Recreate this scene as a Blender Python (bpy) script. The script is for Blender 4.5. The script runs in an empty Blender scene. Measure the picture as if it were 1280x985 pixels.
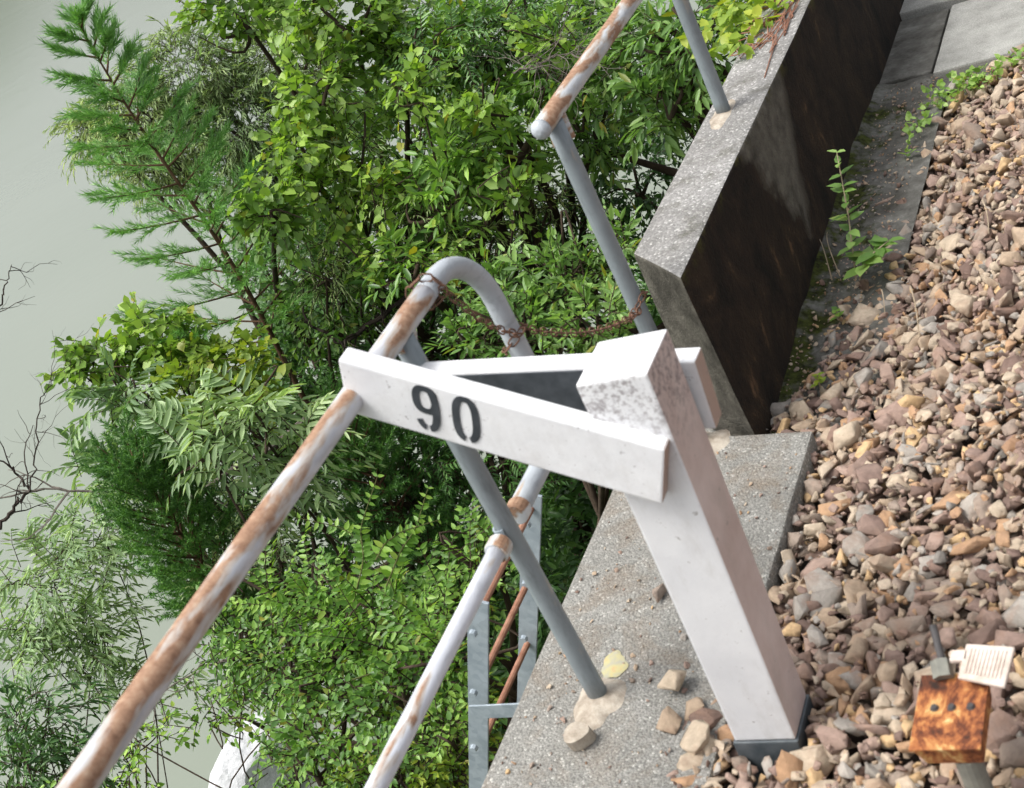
import bpy, bmesh, math, random
import numpy as np
from mathutils import Vector, Matrix

# ------------------------------------------------------------------ camera
F = 1788.6; W0, H0 = 1280.0, 985.0
AX = np.array([[0.84784221, -0.14944514, -0.50875313],     # world X (away from the river), in image axes
               [0.33573842, -0.59133415, 0.73321459],      # world Y (along the track)
               [-0.41041845, -0.79245825, -0.45118358]])   # world Z (up)
def ray(px, py):
    v = np.array([px - W0/2, py - H0/2, F]); return AX @ (v/np.linalg.norm(v))
def at(px, py, d): return ray(px, py)*d
def onz(px, py, z): r = ray(px, py); return r*(z/r[2])
def onx(px, py, x): r = ray(px, py); return r*(x/r[0])
def ony(px, py, y): r = ray(px, py); return r*(y/r[1])

sc = bpy.context.scene
COL = sc.collection
cd = bpy.data.cameras.new('camera'); cam = bpy.data.objects.new('camera', cd); COL.objects.link(cam)
cd.sensor_width = 36.0; cd.sensor_fit = 'HORIZONTAL'; cd.lens = F/W0*36.0
cd.clip_start = 0.05; cd.clip_end = 2000
cam.matrix_world = Matrix([[AX[0, 0], -AX[0, 1], -AX[0, 2], 0], [AX[1, 0], -AX[1, 1], -AX[1, 2], 0],
                           [AX[2, 0], -AX[2, 1], -AX[2, 2], 0], [0, 0, 0, 1]])
cd.dof.use_dof = True; cd.dof.focus_distance = 7.0; cd.dof.aperture_fstop = 8.5
sc.camera = cam
# ------------------------------------------------------------------ light
SUN_DIR = Vector((-0.36, -0.26, 0.90)).normalized()
w = bpy.data.worlds.new('World'); sc.world = w; w.use_nodes = True
nt = w.node_tree; nt.nodes.clear()
sky = nt.nodes.new('ShaderNodeTexSky'); sky.sky_type = 'NISHITA'; sky.sun_disc = False
sky.sun_elevation = math.asin(SUN_DIR.z); sky.sun_rotation = math.atan2(SUN_DIR.x, SUN_DIR.y)
sky.dust_density = 6.0; sky.air_density = 1.0; sky.ozone_density = 1.0
hs = nt.nodes.new('ShaderNodeHueSaturation'); hs.inputs['Saturation'].default_value = 0.28
bg = nt.nodes.new('ShaderNodeBackground'); bg.inputs['Strength'].default_value = 0.15
wo = nt.nodes.new('ShaderNodeOutputWorld')
nt.links.new(sky.outputs[0], hs.inputs['Color']); nt.links.new(hs.outputs[0], bg.inputs[0]); nt.links.new(bg.outputs[0], wo.inputs[0])
sd = bpy.data.lights.new('sun', 'SUN'); sd.energy = 1.5; sd.angle = math.radians(22); sd.color = (1.0, 0.97, 0.92)
so = bpy.data.objects.new('sun', sd); COL.objects.link(so)
so.rotation_euler = SUN_DIR.to_track_quat('Z', 'Y').to_euler()
sc.view_settings.view_transform = 'Standard'; sc.view_settings.look = 'None'
sc.view_settings.exposure = 0.68; sc.view_settings.gamma = 1.0; sc.view_settings.use_curve_mapping = False
sc.render.engine = 'CYCLES'
sc.cycles.max_bounces = 8; sc.cycles.transparent_max_bounces = 8

rng = np.random.default_rng(7); random.seed(7)
# ------------------------------------------------------------------ helpers
def link(o, parent=None):
    COL.objects.link(o)
    if parent: o.parent = parent
    return o
def tag(o, label=None, cat=None, group=None, kind=None):
    if label: o['label'] = label
    if cat: o['category'] = cat
    if group: o['group'] = group
    if kind: o['kind'] = kind
    return o
def thing(name, loc, label, cat, group=None):
    o = bpy.data.objects.new(name, None); o.empty_display_size = 0.1
    o.location = [float(c) for c in loc]; link(o); tag(o, label, cat, group)
    return o
def mesh_obj(name, V, Fc, mat, parent=None, smooth=False):
    """V (n,3) world coordinates; Fc list of faces or (m,k) int array."""
    V = np.asarray(V, dtype=np.float64)
    if parent is not None: V = V - np.array(parent_world(parent))
    me = bpy.data.meshes.new(name)
    if isinstance(Fc, np.ndarray):
        k = Fc.shape[1]; m = len(Fc)
        me.vertices.add(len(V)); me.vertices.foreach_set('co', V.astype(np.float32).ravel())
        me.loops.add(m*k); me.loops.foreach_set('vertex_index', Fc.astype(np.int32).ravel())
        me.polygons.add(m); me.polygons.foreach_set('loop_start', np.arange(0, m*k, k, dtype=np.int32))
        me.update(calc_edges=True)
    else:
        me.from_pydata(V.tolist(), [], [list(f) for f in Fc]); me.update()
    if smooth: me.polygons.foreach_set('use_smooth', [len(p_.vertices) < 5 for p_ in me.polygons] if len(me.polygons) < 20000 else [True]*len(me.polygons))
    me.materials.append(mat)
    o = bpy.data.objects.new(name, me); link(o, parent)
    return o
def parent_world(p):
    v = np.zeros(3)
    while p is not None:
        v = v + np.array(p.location); p = p.parent
    return v
def origin_to(o, p):
    """move a top-level mesh's origin to p without moving the mesh"""
    p = Vector([float(c) for c in p]); o.data.transform(Matrix.Translation(-p)); o.location = p
def merge(parts):
    V = []; Fc = []; n = 0
    for v, f in parts:
        V.extend([list(map(float, q)) for q in v]); Fc.extend([[i + n for i in q] for q in f]); n = len(V)
    return V, Fc
def norm(a):
    a = np.asarray(a, float); return a/np.maximum(np.linalg.norm(a, axis=-1, keepdims=True), 1e-9)
def tube(pts, rad, seg=12, caps=True):
    pts = np.asarray(pts, float); n = len(pts)
    rad = np.full(n, rad, float) if np.isscalar(rad) else np.asarray(rad, float)
    tg = norm(np.gradient(pts, axis=0)); V = []; Fc = []
    u = np.cross(tg[0], [0.13, 0.31, 0.94]);
    if np.linalg.norm(u) < 0.2: u = np.cross(tg[0], [1, 0, 0])
    u = norm(u)
    for i in range(n):
        u = norm(u - tg[i]*np.dot(u, tg[i])); v = np.cross(tg[i], u)
        for k in range(seg):
            a = 2*math.pi*k/seg; V.append(pts[i] + rad[i]*(math.cos(a)*u + math.sin(a)*v))
    for i in range(n-1):
        for k in range(seg):
            a = i*seg + k; b = i*seg + (k+1) % seg; Fc.append([a, b, b+seg, a+seg])
    if caps:
        Fc.append([k for k in range(seg)][::-1]); Fc.append([(n-1)*seg + k for k in range(seg)])
    return V, Fc
def hexa(c, bevel=0.0, seg=2):
    """c: 8 corners (4 bottom ccw, 4 top ccw) -> verts, faces, optionally bevelled"""
    bm = bmesh.new(); vs = [bm.verts.new([float(x) for x in p]) for p in c]
    for f in ((3, 2, 1, 0), (4, 5, 6, 7), (0, 1, 5, 4), (1, 2, 6, 5), (2, 3, 7, 6), (3, 0, 4, 7)):
        bm.faces.new([vs[i] for i in f])
    bmesh.ops.recalc_face_normals(bm, faces=bm.faces[:])
    if bevel > 0:
        bmesh.ops.bevel(bm, geom=bm.edges[:], offset=bevel, segments=seg, affect='EDGES', profile=0.6)
    bm.verts.index_update()
    V = [tuple(v.co) for v in bm.verts]; Fc = [[v.index for v in f.verts] for f in bm.faces]; bm.free()
    return V, Fc
def box(x0, x1, y0, y1, z0, z1, bevel=0.0, seg=2):
    return hexa([(x0, y0, z0), (x1, y0, z0), (x1, y1, z0), (x0, y1, z0), (x0, y0, z1), (x1, y0, z1), (x1, y1, z1), (x0, y1, z1)], bevel, seg)
def smoothstep(a, b, x):
    t = np.clip((np.asarray(x, float) - a)/(b - a), 0, 1); return t*t*(3 - 2*t)
_p = rng.uniform(0, 6.28, (8, 3)); _k = rng.normal(0, 1, (8, 2))
def wob(x, y, s=1.0):
    v = 0
    for i in range(8): v = v + np.sin((_k[i, 0]*x + _k[i, 1]*y)*s*(1 + i*0.35) + _p[i, 0])/(1 + i*0.4)
    return v/3.0

# ------------------------------------------------------------------ materials
class NM:
    def __init__(s, name):
        s.m = bpy.data.materials.new(name); s.m.use_nodes = True; s.t = s.m.node_tree; s.t.nodes.clear()
        s.out = s.n('OutputMaterial')
    def n(s, t, **k):
        x = s.t.nodes.new('ShaderNode' + t)
        for a, b in k.items(): setattr(x, a, b)
        return x
    def l(s, a, b): s.t.links.new(a, b)
    def coord(s, kind='Object'): return s.n('TexCoord').outputs[kind]
    def mapping(s, scale=(1, 1, 1), kind='Object', rot=(0, 0, 0)):
        m = s.n('Mapping'); m.inputs['Scale'].default_value = scale; m.inputs['Rotation'].default_value = rot
        s.l(s.coord(kind), m.inputs[0]); return m.outputs[0]
    def noise(s, sc_, det=4, rough=0.6, vec=None, dist=0):
        x = s.n('TexNoise'); x.inputs['Scale'].default_value = sc_; x.inputs['Detail'].default_value = det
        x.inputs['Roughness'].default_value = rough; x.inputs['Distortion'].default_value = dist
        s.l(vec if vec is not None else s.coord(), x.inputs['Vector']); return x.outputs['Fac']
    def ramp(s, fac, stops, interp='LINEAR'):
        r = s.n('ValToRGB'); r.color_ramp.interpolation = interp; e = r.color_ramp.elements
        while len(e) < len(stops): e.new(0.5)
        for i, (p, c) in enumerate(stops):
            e[i].position = p; e[i].color = (c, c, c, 1) if np.isscalar(c) else (c[0], c[1], c[2], 1)
        s.l(fac, r.inputs[0]); return r.outputs[0]
    def mix(s, fac, a, b, blend='MIX'):
        x = s.n('Mix', data_type='RGBA', blend_type=blend)
        for v, i in ((fac, 0), (a, 6), (b, 7)):
            if isinstance(v, bpy.types.NodeSocket): s.l(v, x.inputs[i])
            elif i == 0: x.inputs[0].default_value = v
            else: x.inputs[i].default_value = (v[0], v[1], v[2], 1)
        return x.outputs[2]
    def math(s, op, a, b=0.0, c=0.0, clamp=False):
        x = s.n('Math', operation=op, use_clamp=clamp)
        for i, v in enumerate((a, b, c)):
            if isinstance(v, bpy.types.NodeSocket): s.l(v, x.inputs[i])
            else: x.inputs[i].default_value = v
        return x.outputs[0]
    def bump(s, h, strength=0.4, dist=0.01):
        b = s.n('Bump'); b.inputs['Strength'].default_value = strength; b.inputs['Distance'].default_value = dist
        s.l(h, b.inputs['Height']); return b.outputs[0]
    def done(s, color, rough=0.8, normal=None, metal=0.0, spec=0.4):
        p = s.n('BsdfPrincipled')
        for v, k in ((color, 'Base Color'), (rough, 'Roughness'), (metal, 'Metallic'), (spec, 'Specular IOR Level')):
            if isinstance(v, bpy.types.NodeSocket): s.l(v, p.inputs[k])
            elif k == 'Base Color': p.inputs[k].default_value = (v[0], v[1], v[2], 1)
            else: p.inputs[k].default_value = v
        if normal is not None: s.l(normal, p.inputs['Normal'])
        s.l(p.outputs[0], s.out.inputs[0]); return s.m

def leaf_mat(name, c_dark, c_mid, c_light, trans=0.35, rough=0.42, yellow=0.02, vs=0.8):
    m = NM(name); g = m.n('NewGeometry')
    r = g.outputs['Random Per Island']
    stops = [(0.0, c_dark), (0.45, c_mid), (0.94 - yellow, c_light)]
    if yellow > 0: stops += [(0.955, c_light), (1.0, (0.30, 0.27, 0.03))]
    col = m.ramp(r, stops)
    cl = m.noise(vs, 2, 0.5, m.coord())                    # kinds of shoots: older darker growth and young pale growth
    k = m.ramp(cl, [(0.35, (0.62, 0.70, 0.60)), (0.62, (1.25, 1.18, 1.05))])
    col = m.mix(1.0, col, k, 'MULTIPLY')
    p = m.n('BsdfPrincipled'); m.l(col, p.inputs['Base Color']); p.inputs['Roughness'].default_value = rough
    p.inputs['Specular IOR Level'].default_value = 0.45
    t = m.n('BsdfTranslucent'); tc = m.mix(1.0, col, (1.25, 1.35, 0.6), 'MULTIPLY'); m.l(tc, t.inputs[0])
    mx = m.n('MixShader'); mx.inputs[0].default_value = trans
    m.l(p.outputs[0], mx.inputs[1]); m.l(t.outputs[0], mx.inputs[2]); m.l(mx.outputs[0], m.out.inputs[0])
    return m.m

M = {}
def mk_concrete():
    m = NM('aggregate_concrete')
    n1 = m.noise(3.5, 5, 0.65); n2 = m.noise(60, 3, 0.7)
    v = m.n('TexVoronoi', feature='F1'); v.inputs['Scale'].default_value = 200; m.l(m.coord(), v.inputs['Vector'])
    v.inputs['Randomness'].default_value = 1.0
    sep = m.n('SeparateColor'); m.l(v.outputs['Color'], sep.inputs[0])
    base = m.ramp(n1, [(0.3, (0.22, 0.215, 0.195)), (0.55, (0.29, 0.285, 0.262)), (0.75, (0.36, 0.35, 0.325))])
    peb = m.ramp(sep.outputs[0], [(0.0, 0.80), (0.3, 0.92), (0.75, 1.03), (0.94, 1.2), (1.0, 1.9)])
    sh = m.ramp(v.outputs['Distance'], [(0.0, 1.0), (0.42, 1.0), (0.75, 0.68)])
    col = m.mix(1.0, m.mix(1.0, base, peb, 'MULTIPLY'), sh, 'MULTIPLY')
    brown = m.ramp(m.noise(5, 6, 0.7, dist=0.5), [(0.48, 0.0), (0.66, 0.55)])
    col = m.mix(brown, col, (0.17, 0.12, 0.075))
    h = m.math('ADD', m.math('MULTIPLY', v.outputs['Distance'], -0.8), n2)
    M['concrete'] = m.done(col, 0.9, m.bump(h, 0.75, 0.006), spec=0.25)
mk_concrete()
def mk_wall():
    # parapet: weathered aggregate top, inner face stained brown-black below an irregular line, one cleaner patch
    m = NM('stained_wall_concrete')
    g = m.n('NewGeometry'); sepn = m.n('SeparateXYZ'); m.l(g.outputs['True Normal'], sepn.inputs[0])
    sp = m.n('SeparateXYZ'); m.l(m.coord(), sp.inputs[0])
    v = m.n('TexVoronoi'); v.inputs['Scale'].default_value = 170; m.l(m.coord(), v.inputs['Vector'])
    sc3 = m.n('SeparateColor'); m.l(v.outputs['Color'], sc3.inputs[0])
    base = m.ramp(m.noise(5, 5, 0.6), [(0.3, (0.19, 0.185, 0.175)), (0.7, (0.31, 0.305, 0.295))])
    top = m.mix(1.0, base, m.ramp(sc3.outputs[0], [(0.0, 0.75), (0.6, 1.0), (0.9, 1.25), (1.0, 2.1)]), 'MULTIPLY')
    top = m.mix(m.ramp(m.noise(11, 6, 0.75), [(0.53, 0.0), (0.68, 0.7)]), top, (0.085, 0.08, 0.06))
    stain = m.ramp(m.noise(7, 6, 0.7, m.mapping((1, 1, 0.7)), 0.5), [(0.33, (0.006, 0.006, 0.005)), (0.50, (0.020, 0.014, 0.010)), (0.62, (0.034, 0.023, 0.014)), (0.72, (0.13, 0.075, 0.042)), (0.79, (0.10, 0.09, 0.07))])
    grey = m.ramp(m.noise(18, 5, 0.7), [(0.3, (0.06, 0.056, 0.046)), (0.7, (0.15, 0.14, 0.115))])
    # clean patch around y=3.75: a wedge hanging from the coping, narrower below
    wy = m.math('ADD', sp.outputs['Y'], m.math('MULTIPLY', m.noise(9, 3), 0.18))
    dy = m.math('ABSOLUTE', m.math('SUBTRACT', wy, -0.18+0.09))
    dz = m.math('SUBTRACT', 0.53, sp.outputs['Z'])          # depth below the coping
    wid = m.math('SUBTRACT', 0.30, m.math('MULTIPLY', dz, 0.62))
    patch = m.math('MULTIPLY', m.math('SUBTRACT', wid, dy), 14.0, clamp=True)
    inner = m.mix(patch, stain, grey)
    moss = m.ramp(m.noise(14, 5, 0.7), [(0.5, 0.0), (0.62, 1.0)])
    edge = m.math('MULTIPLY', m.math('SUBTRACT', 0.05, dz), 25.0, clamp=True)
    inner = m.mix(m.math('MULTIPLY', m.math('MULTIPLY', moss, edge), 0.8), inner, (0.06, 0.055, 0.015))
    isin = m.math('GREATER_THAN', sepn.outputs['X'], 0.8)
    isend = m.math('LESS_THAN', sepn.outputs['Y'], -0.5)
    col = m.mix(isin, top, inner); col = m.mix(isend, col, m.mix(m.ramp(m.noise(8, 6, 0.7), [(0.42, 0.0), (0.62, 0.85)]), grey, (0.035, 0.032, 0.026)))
    h = m.math('ADD', m.math('MULTIPLY', v.outputs['Distance'], -0.6), m.noise(50, 3))
    M['wall'] = m.done(col, 0.92, m.bump(h, 0.6, 0.006), spec=0.2)
mk_wall()
def mk_white():
    m = NM('chipped_white_paint')
    g = m.n('NewGeometry'); sn = m.n('SeparateXYZ'); m.l(g.outputs['True Normal'], sn.inputs[0])
    big = m.noise(6, 4, 0.6); fine = m.noise(120, 3, 0.75)
    col = m.ramp(big, [(0.3, (0.66, 0.67, 0.69)), (0.7, (0.78, 0.79, 0.80))])
    # brake-dust film on the face turned to the track
    isr = m.math('MULTIPLY', m.math('SUBTRACT', sn.outputs['X'], 0.5), 2.5, clamp=True)
    dust = m.ramp(m.noise(9, 5, 0.65), [(0.3, (0.54, 0.43, 0.395)), (0.7, (0.68, 0.58, 0.55))])
    col = m.mix(isr, col, dust)
    # lichen and chips near the head of the post and arms
    sp = m.n('SeparateXYZ'); m.l(m.coord(), sp.inputs[0])
    M['_w'] = (m, col, fine, sp, sn)
    up = m.math('MULTIPLY', m.math('SUBTRACT', sp.outputs['Z'], 0.71), 7.5, clamp=True)
    notup = m.math('SUBTRACT', 1.0, m.math('MULTIPLY', sn.outputs['Z'], 0.85, clamp=True))
    thr = m.noise(70, 5, 0.75, m.mapping((1, 1, 1.0)))
    li = m.ramp(thr, [(0.46, 0.0), (0.60, 1.0)])
    amt = m.math('MULTIPLY', m.math('MULTIPLY', li, up), m.math('MULTIPLY', notup, 0.72))
    col = m.mix(amt, col, (0.16, 0.13, 0.135))
    gr = m.ramp(m.noise(13, 6, 0.75, m.mapping((1, 1, 0.35))), [(0.50, 0.0), (0.74, 0.42)])
    col = m.mix(gr, col, (0.42, 0.40, 0.37))
    chip = m.ramp(m.noise(48, 4, 0.8), [(0.655, 0.0), (0.68, 0.75)]); col = m.mix(chip, col, (0.28, 0.26, 0.24))
    M['white'] = m.done(col, 0.62, m.bump(m.math('ADD', fine, m.noise(25, 3)), 0.14, 0.004), spec=0.35)
mk_white()
def mk_arm():
    m = NM('white_painted_arm')
    g = m.n('NewGeometry'); sn = m.n('SeparateXYZ'); m.l(g.outputs['True Normal'], sn.inputs[0])
    col = m.ramp(m.noise(7, 4, 0.6), [(0.3, (0.66, 0.67, 0.69)), (0.7, (0.79, 0.80, 0.81))])
    fl = m.ramp(m.noise(85, 5, 0.8), [(0.55, 0.0), (0.66, 1.0)])
    isup = m.math('MULTIPLY', m.math('SUBTRACT', sn.outputs['Z'], 0.5), 2.0, clamp=True)
    col = m.mix(m.math('MULTIPLY', fl, m.math('ADD', m.math('MULTIPLY', isup, 0.45), 0.06)), col, (0.25, 0.22, 0.23))
    isr = m.math('MULTIPLY', m.math('SUBTRACT', sn.outputs['X'], 0.5), 2.5, clamp=True)
    col = m.mix(isr, col, (0.42, 0.31, 0.26))
    gr = m.ramp(m.noise(10, 6, 0.75, m.mapping((1, 1, 0.5))), [(0.48, 0.0), (0.72, 0.42)])
    col = m.mix(gr, col, (0.45, 0.43, 0.41))
    chip = m.ramp(m.noise(52, 4, 0.8), [(0.645, 0.0), (0.67, 0.75)]); col = m.mix(chip, col, (0.25, 0.23, 0.23))
    M['arm'] = m.done(col, 0.6, m.bump(m.math('ADD', m.noise(120, 3), m.noise(22, 3)), 0.14, 0.004), spec=0.35)
mk_arm()
def paint(name, c0, c1, rough=0.55):
    m = NM(name); col = m.ramp(m.noise(30, 4, 0.6), [(0.3, c0), (0.7, c1)])
    return m.done(col, rough, m.bump(m.noise(90, 3), 0.2, 0.003))
M['black'] = paint('faded_black_paint', (0.022, 0.027, 0.034), (0.055, 0.062, 0.072))
M['slate'] = paint('dark_slate_paint', (0.03, 0.036, 0.045), (0.07, 0.08, 0.092))
M['bandgrey'] = paint('dark_band_paint', (0.06, 0.075, 0.085), (0.12, 0.135, 0.145))
def mk_pipe(name, rust_lo, rust_hi, paint_c, streak=False):
    m = NM(name)
    vec = m.mapping((1.3, 0.28, 1.3) if not streak else (1, 1, 0.25))
    n = m.noise(26 if not streak else 16, 5, 0.55, vec, 0.3)
    slow = m.noise(2.2, 2, 0.5)
    g = m.n('NewGeometry'); sn = m.n('SeparateXYZ'); m.l(g.outputs['Normal'], sn.inputs[0])
    if not streak:
        sy = m.n('SeparateXYZ'); m.l(m.coord(), sy.inputs[0])
        bias = m.math('MULTIPLY', m.math('SUBTRACT', -0.35, sy.outputs['Y']), 0.07)
        n = m.math('ADD', m.math('ADD', n, m.math('ADD', m.math('MINIMUM', m.math('MAXIMUM', bias, -0.04), 0.06), m.math('MINIMUM', m.math('MULTIPLY', m.math('ADD', sy.outputs['Y'], 0.03), 1.2, clamp=True), 0.05))), m.math('MULTIPLY', m.math('SUBTRACT', slow, 0.5), 0.45))
        n = m.math('ADD', n, m.math('MULTIPLY', m.math('SUBTRACT', sn.outputs['Z'], 0.55), 0.10))
    else:
        n = m.math('ADD', n, m.math('MULTIPLY', m.math('SUBTRACT', sn.outputs['X'], 0.6), 0.16))
    base = m.ramp(m.noise(12, 4), [(0.3, paint_c), (0.7, tuple(min(1, c*1.2) for c in paint_c))])
    rust = m.ramp(m.noise(55, 4, 0.7), [(0.3, (0.19, 0.10, 0.06)), (0.55, (0.34, 0.205, 0.13)), (0.75, (0.45, 0.33, 0.23))])
    base = m.mix(m.ramp(m.noise(38, 5, 0.7, vec), [(0.5, 0.0), (0.68, 0.55)]), base, tuple(c*0.55 for c in paint_c))
    halo = m.mix(m.ramp(n, [(rust_lo - 0.05, 0.0), (rust_lo, 0.55)]), base, (0.42, 0.35, 0.26))
    k = m.ramp(n, [(rust_lo, 0.0), (rust_hi, 1.0)])
    return m.done(m.mix(k, halo, rust), m.ramp(k, [(0, 0.42), (1, 0.85)]), m.bump(m.math('ADD', k, m.noise(80, 3)), 0.3, 0.0015), spec=0.45)
M['rail_paint'] = mk_pipe('rust_blistered_white_rail', 0.465, 0.56, (0.47, 0.48, 0.51))
M['rail_far'] = mk_pipe('heavily_rusted_white_rail', 0.43, 0.51, (0.48, 0.50, 0.52))
M['rail_mid'] = mk_pipe('lightly_rusted_white_rail', 0.60, 0.69, (0.54, 0.56, 0.61))
M['loop_paint'] = mk_pipe('pale_grey_loop_paint', 0.66, 0.74, (0.37, 0.40, 0.43))
M['post_paint'] = mk_pipe('weathered_grey_post_paint', 0.66, 0.72, (0.20, 0.23, 0.245), True)
M['rust'] = (lambda m: m.done(m.ramp(m.noise(60, 4, 0.7), [(0.3, (0.07, 0.035, 0.022)), (0.7, (0.21, 0.11, 0.07))]), 0.85, m.bump(m.noise(150, 3), 0.4, 0.001)))(NM('brown_rust'))
M['rod'] = (lambda m: m.done(m.ramp(m.noise(30, 4, 0.7), [(0.3, (0.20, 0.085, 0.05)), (0.7, (0.36, 0.19, 0.125))]), 0.8))(NM('reddish_rod_rust'))
def mk_galv():
    m = NM('galvanised_steel'); v = m.n('TexVoronoi'); v.inputs['Scale'].default_value = 55; m.l(m.coord(), v.inputs['Vector'])
    s_ = m.n('SeparateColor'); m.l(v.outputs['Color'], s_.inputs[0])
    c = m.mix(0.5, m.ramp(s_.outputs[0], [(0, (0.24, 0.29, 0.33)), (1, (0.40, 0.46, 0.50))]), m.ramp(m.noise(14, 5), [(0.3, (0.22, 0.27, 0.31)), (0.7, (0.46, 0.52, 0.56))]))
    M['galv'] = m.done(c, 0.5, metal=0.25)
mk_galv()
def mk_boxrust():
    m = NM('flame_coloured_rust'); n = m.noise(20, 7, 0.72, m.mapping((1.3, 0.7, 1)), 0.4)
    c = m.ramp(n, [(0.34, (0.030, 0.018, 0.014)), (0.45, (0.15, 0.048, 0.022)), (0.52, (0.38, 0.14, 0.05)), (0.58, (0.50, 0.28, 0.10)), (0.65, (0.68, 0.53, 0.28))])
    M['boxrust'] = m.done(c, 0.8, m.bump(m.noise(90, 6, 0.8), 0.8, 0.003), spec=0.25)
mk_boxrust()
M['cream'] = paint('cream_coated_metal', (0.42, 0.34, 0.28), (0.68, 0.60, 0.54), 0.55)
M['dull'] = paint('dull_grey_steel', (0.13, 0.13, 0.115), (0.25, 0.25, 0.21), 0.6)
M['darksteel'] = paint('dark_bolt_steel', (0.035, 0.033, 0.034), (0.08, 0.075, 0.075), 0.6)
def mk_mortar():
    m = NM('crumbly_pale_mortar'); c = m.ramp(m.noise(22, 6, 0.7), [(0.3, (0.20, 0.165, 0.125)), (0.5, (0.38, 0.33, 0.27)), (0.72, (0.55, 0.50, 0.42))])
    M['mortar'] = m.done(c, 0.95, m.bump(m.noise(70, 5, 0.7), 0.7, 0.006), spec=0.15)
    m = NM('yellow_marking_paint'); c = m.ramp(m.noise(30, 4), [(0.4, (0.33, 0.32, 0.25)), (0.58, (0.42, 0.38, 0.19)), (0.72, (0.45, 0.26, 0.14))])
    M['yellow'] = m.done(c, 0.9)
mk_mortar()
def mk_ditch():
    m = NM('mossy_ditch_concrete')
    c = m.ramp(m.noise(9, 6, 0.7), [(0.3, (0.05, 0.047, 0.04)), (0.55, (0.125, 0.122, 0.11)), (0.75, (0.24, 0.24, 0.22))])
    sp = m.n('SeparateXYZ'); m.l(m.coord(), sp.inputs[0])
    ms = m.noise(6, 5, 0.7)
    ms = m.math('ADD', ms, m.math('MULTIPLY', m.math('SUBTRACT', -1.30, sp.outputs['X']), 0.9))   # damp side next to the wall
    k = m.ramp(ms, [(0.47, 0.0), (0.57, 1.0)])
    mc = m.ramp(m.noise(45, 4), [(0.35, (0.012, 0.013, 0.004)), (0.7, (0.062, 0.075, 0.014))])
    M['ditch'] = m.done(m.mix(k, c, mc), 0.95, m.bump(m.math('ADD', m.noise(60, 5), m.noise(14, 4)), 0.8, 0.012), spec=0.2)
    m = NM('slab_concrete')
    c = m.ramp(m.noise(7, 6, 0.65), [(0.3, (0.20, 0.20, 0.185)), (0.7, (0.35, 0.35, 0.325))])
    c = m.mix(1.0, c, m.ramp(m.noise(260, 2, 0.6), [(0.3, 0.7), (0.7, 1.3)]), 'MULTIPLY')
    M['slab'] = m.done(c, 0.95, m.bump(m.noise(120, 5), 0.5, 0.004), spec=0.2)
mk_ditch()
def mk_soil():
    m = NM('bank_soil')
    c = m.ramp(m.noise(3, 6, 0.7), [(0.3, (0.012, 0.010, 0.007)), (0.55, (0.035, 0.030, 0.020)), (0.75, (0.07, 0.065, 0.05))])
    k = m.ramp(m.noise(1.7, 5, 0.65), [(0.45, 0.0), (0.6, 1.0)])
    c = m.mix(k, c, m.ramp(m.noise(40, 3), [(0.3, (0.02, 0.03, 0.006)), (0.7, (0.06, 0.09, 0.018))]))
    M['soil'] = m.done(c, 1.0, m.bump(m.noise(12, 6, 0.7), 0.9, 0.06), spec=0.1)
    m = NM('ballast_bed'); M['bed'] = m.done((0.05, 0.036, 0.028), 1.0)
mk_soil()
def mk_stone():
    m = NM('ballast_stone'); g = m.n('NewGeometry'); r = g.outputs['Random Per Island']
    c = m.ramp(r, [(0.0, (0.11, 0.07, 0.058)), (0.08, (0.19, 0.130, 0.108)), (0.20, (0.27, 0.190, 0.155)), (0.33, (0.23, 0.185, 0.15)), (0.45, (0.33, 0.25, 0.175)),
                   (0.60, (0.40, 0.33, 0.245)), (0.73, (0.20, 0.19, 0.17)), (0.78, (0.30, 0.28, 0.25)), (0.83, (0.35, 0.21, 0.115)), (0.90, (0.48, 0.33, 0.17)), (0.95, (0.40, 0.33, 0.25)), (1.0, (0.56, 0.53, 0.48))], 'CONSTANT')
    c = m.mix(0.18, c, m.ramp(m.noise(7, 3), [(0.3, (0.21, 0.155, 0.13)), (0.7, (0.36, 0.30, 0.24))]))
    c = m.mix(1.0, c, m.ramp(m.noise(45, 5, 0.7), [(0.25, 0.95), (0.75, 1.6)]), 'MULTIPLY')
    c = m.mix(m.ramp(m.noise(14, 4, 0.6), [(0.52, 0.0), (0.66, 0.5)]), c, (0.27, 0.165, 0.115))
    M['stone'] = m.done(c, 0.85, m.bump(m.noise(110, 5, 0.75), 0.8, 0.005), spec=0.15)
mk_stone()
def mk_water():
    m = NM('river_water')
    b = m.bump(m.math('ADD', m.noise(0.5, 4, 0.6, m.mapping((1, 1, 1))), m.math('MULTIPLY', m.noise(3.0, 3), 0.3)), 0.045, 0.25)
    c = m.ramp(m.noise(0.06, 3), [(0.3, (0.175, 0.20, 0.155)), (0.7, (0.195, 0.22, 0.175))])
    M['water'] = m.done(c, 0.16, b, spec=0.5)
    m = NM('forested_hill'); M['hill'] = m.done(m.ramp(m.noise(0.05, 6), [(0.3, (0.02, 0.035, 0.015)), (0.7, (0.05, 0.085, 0.03))]), 1.0)
    m = NM('pale_rock'); M['rock'] = m.done(m.ramp(m.noise(5, 6, 0.7), [(0.3, (0.38, 0.39, 0.40)), (0.7, (0.66, 0.67, 0.68))]), 0.9, m.bump(m.noise(8, 6), 0.8, 0.05))
mk_water()
def bark(name, a, b):
    m = NM(name); return m.done(m.ramp(m.noise(14, 5, 0.7, m.mapping((1, 1, 0.3))), [(0.3, a), (0.7, b)]), 0.95, m.bump(m.noise(40, 4), 0.6, 0.01), spec=0.15)
M['bark'] = bark('brown_bark', (0.028, 0.020, 0.014), (0.085, 0.062, 0.045))
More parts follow.
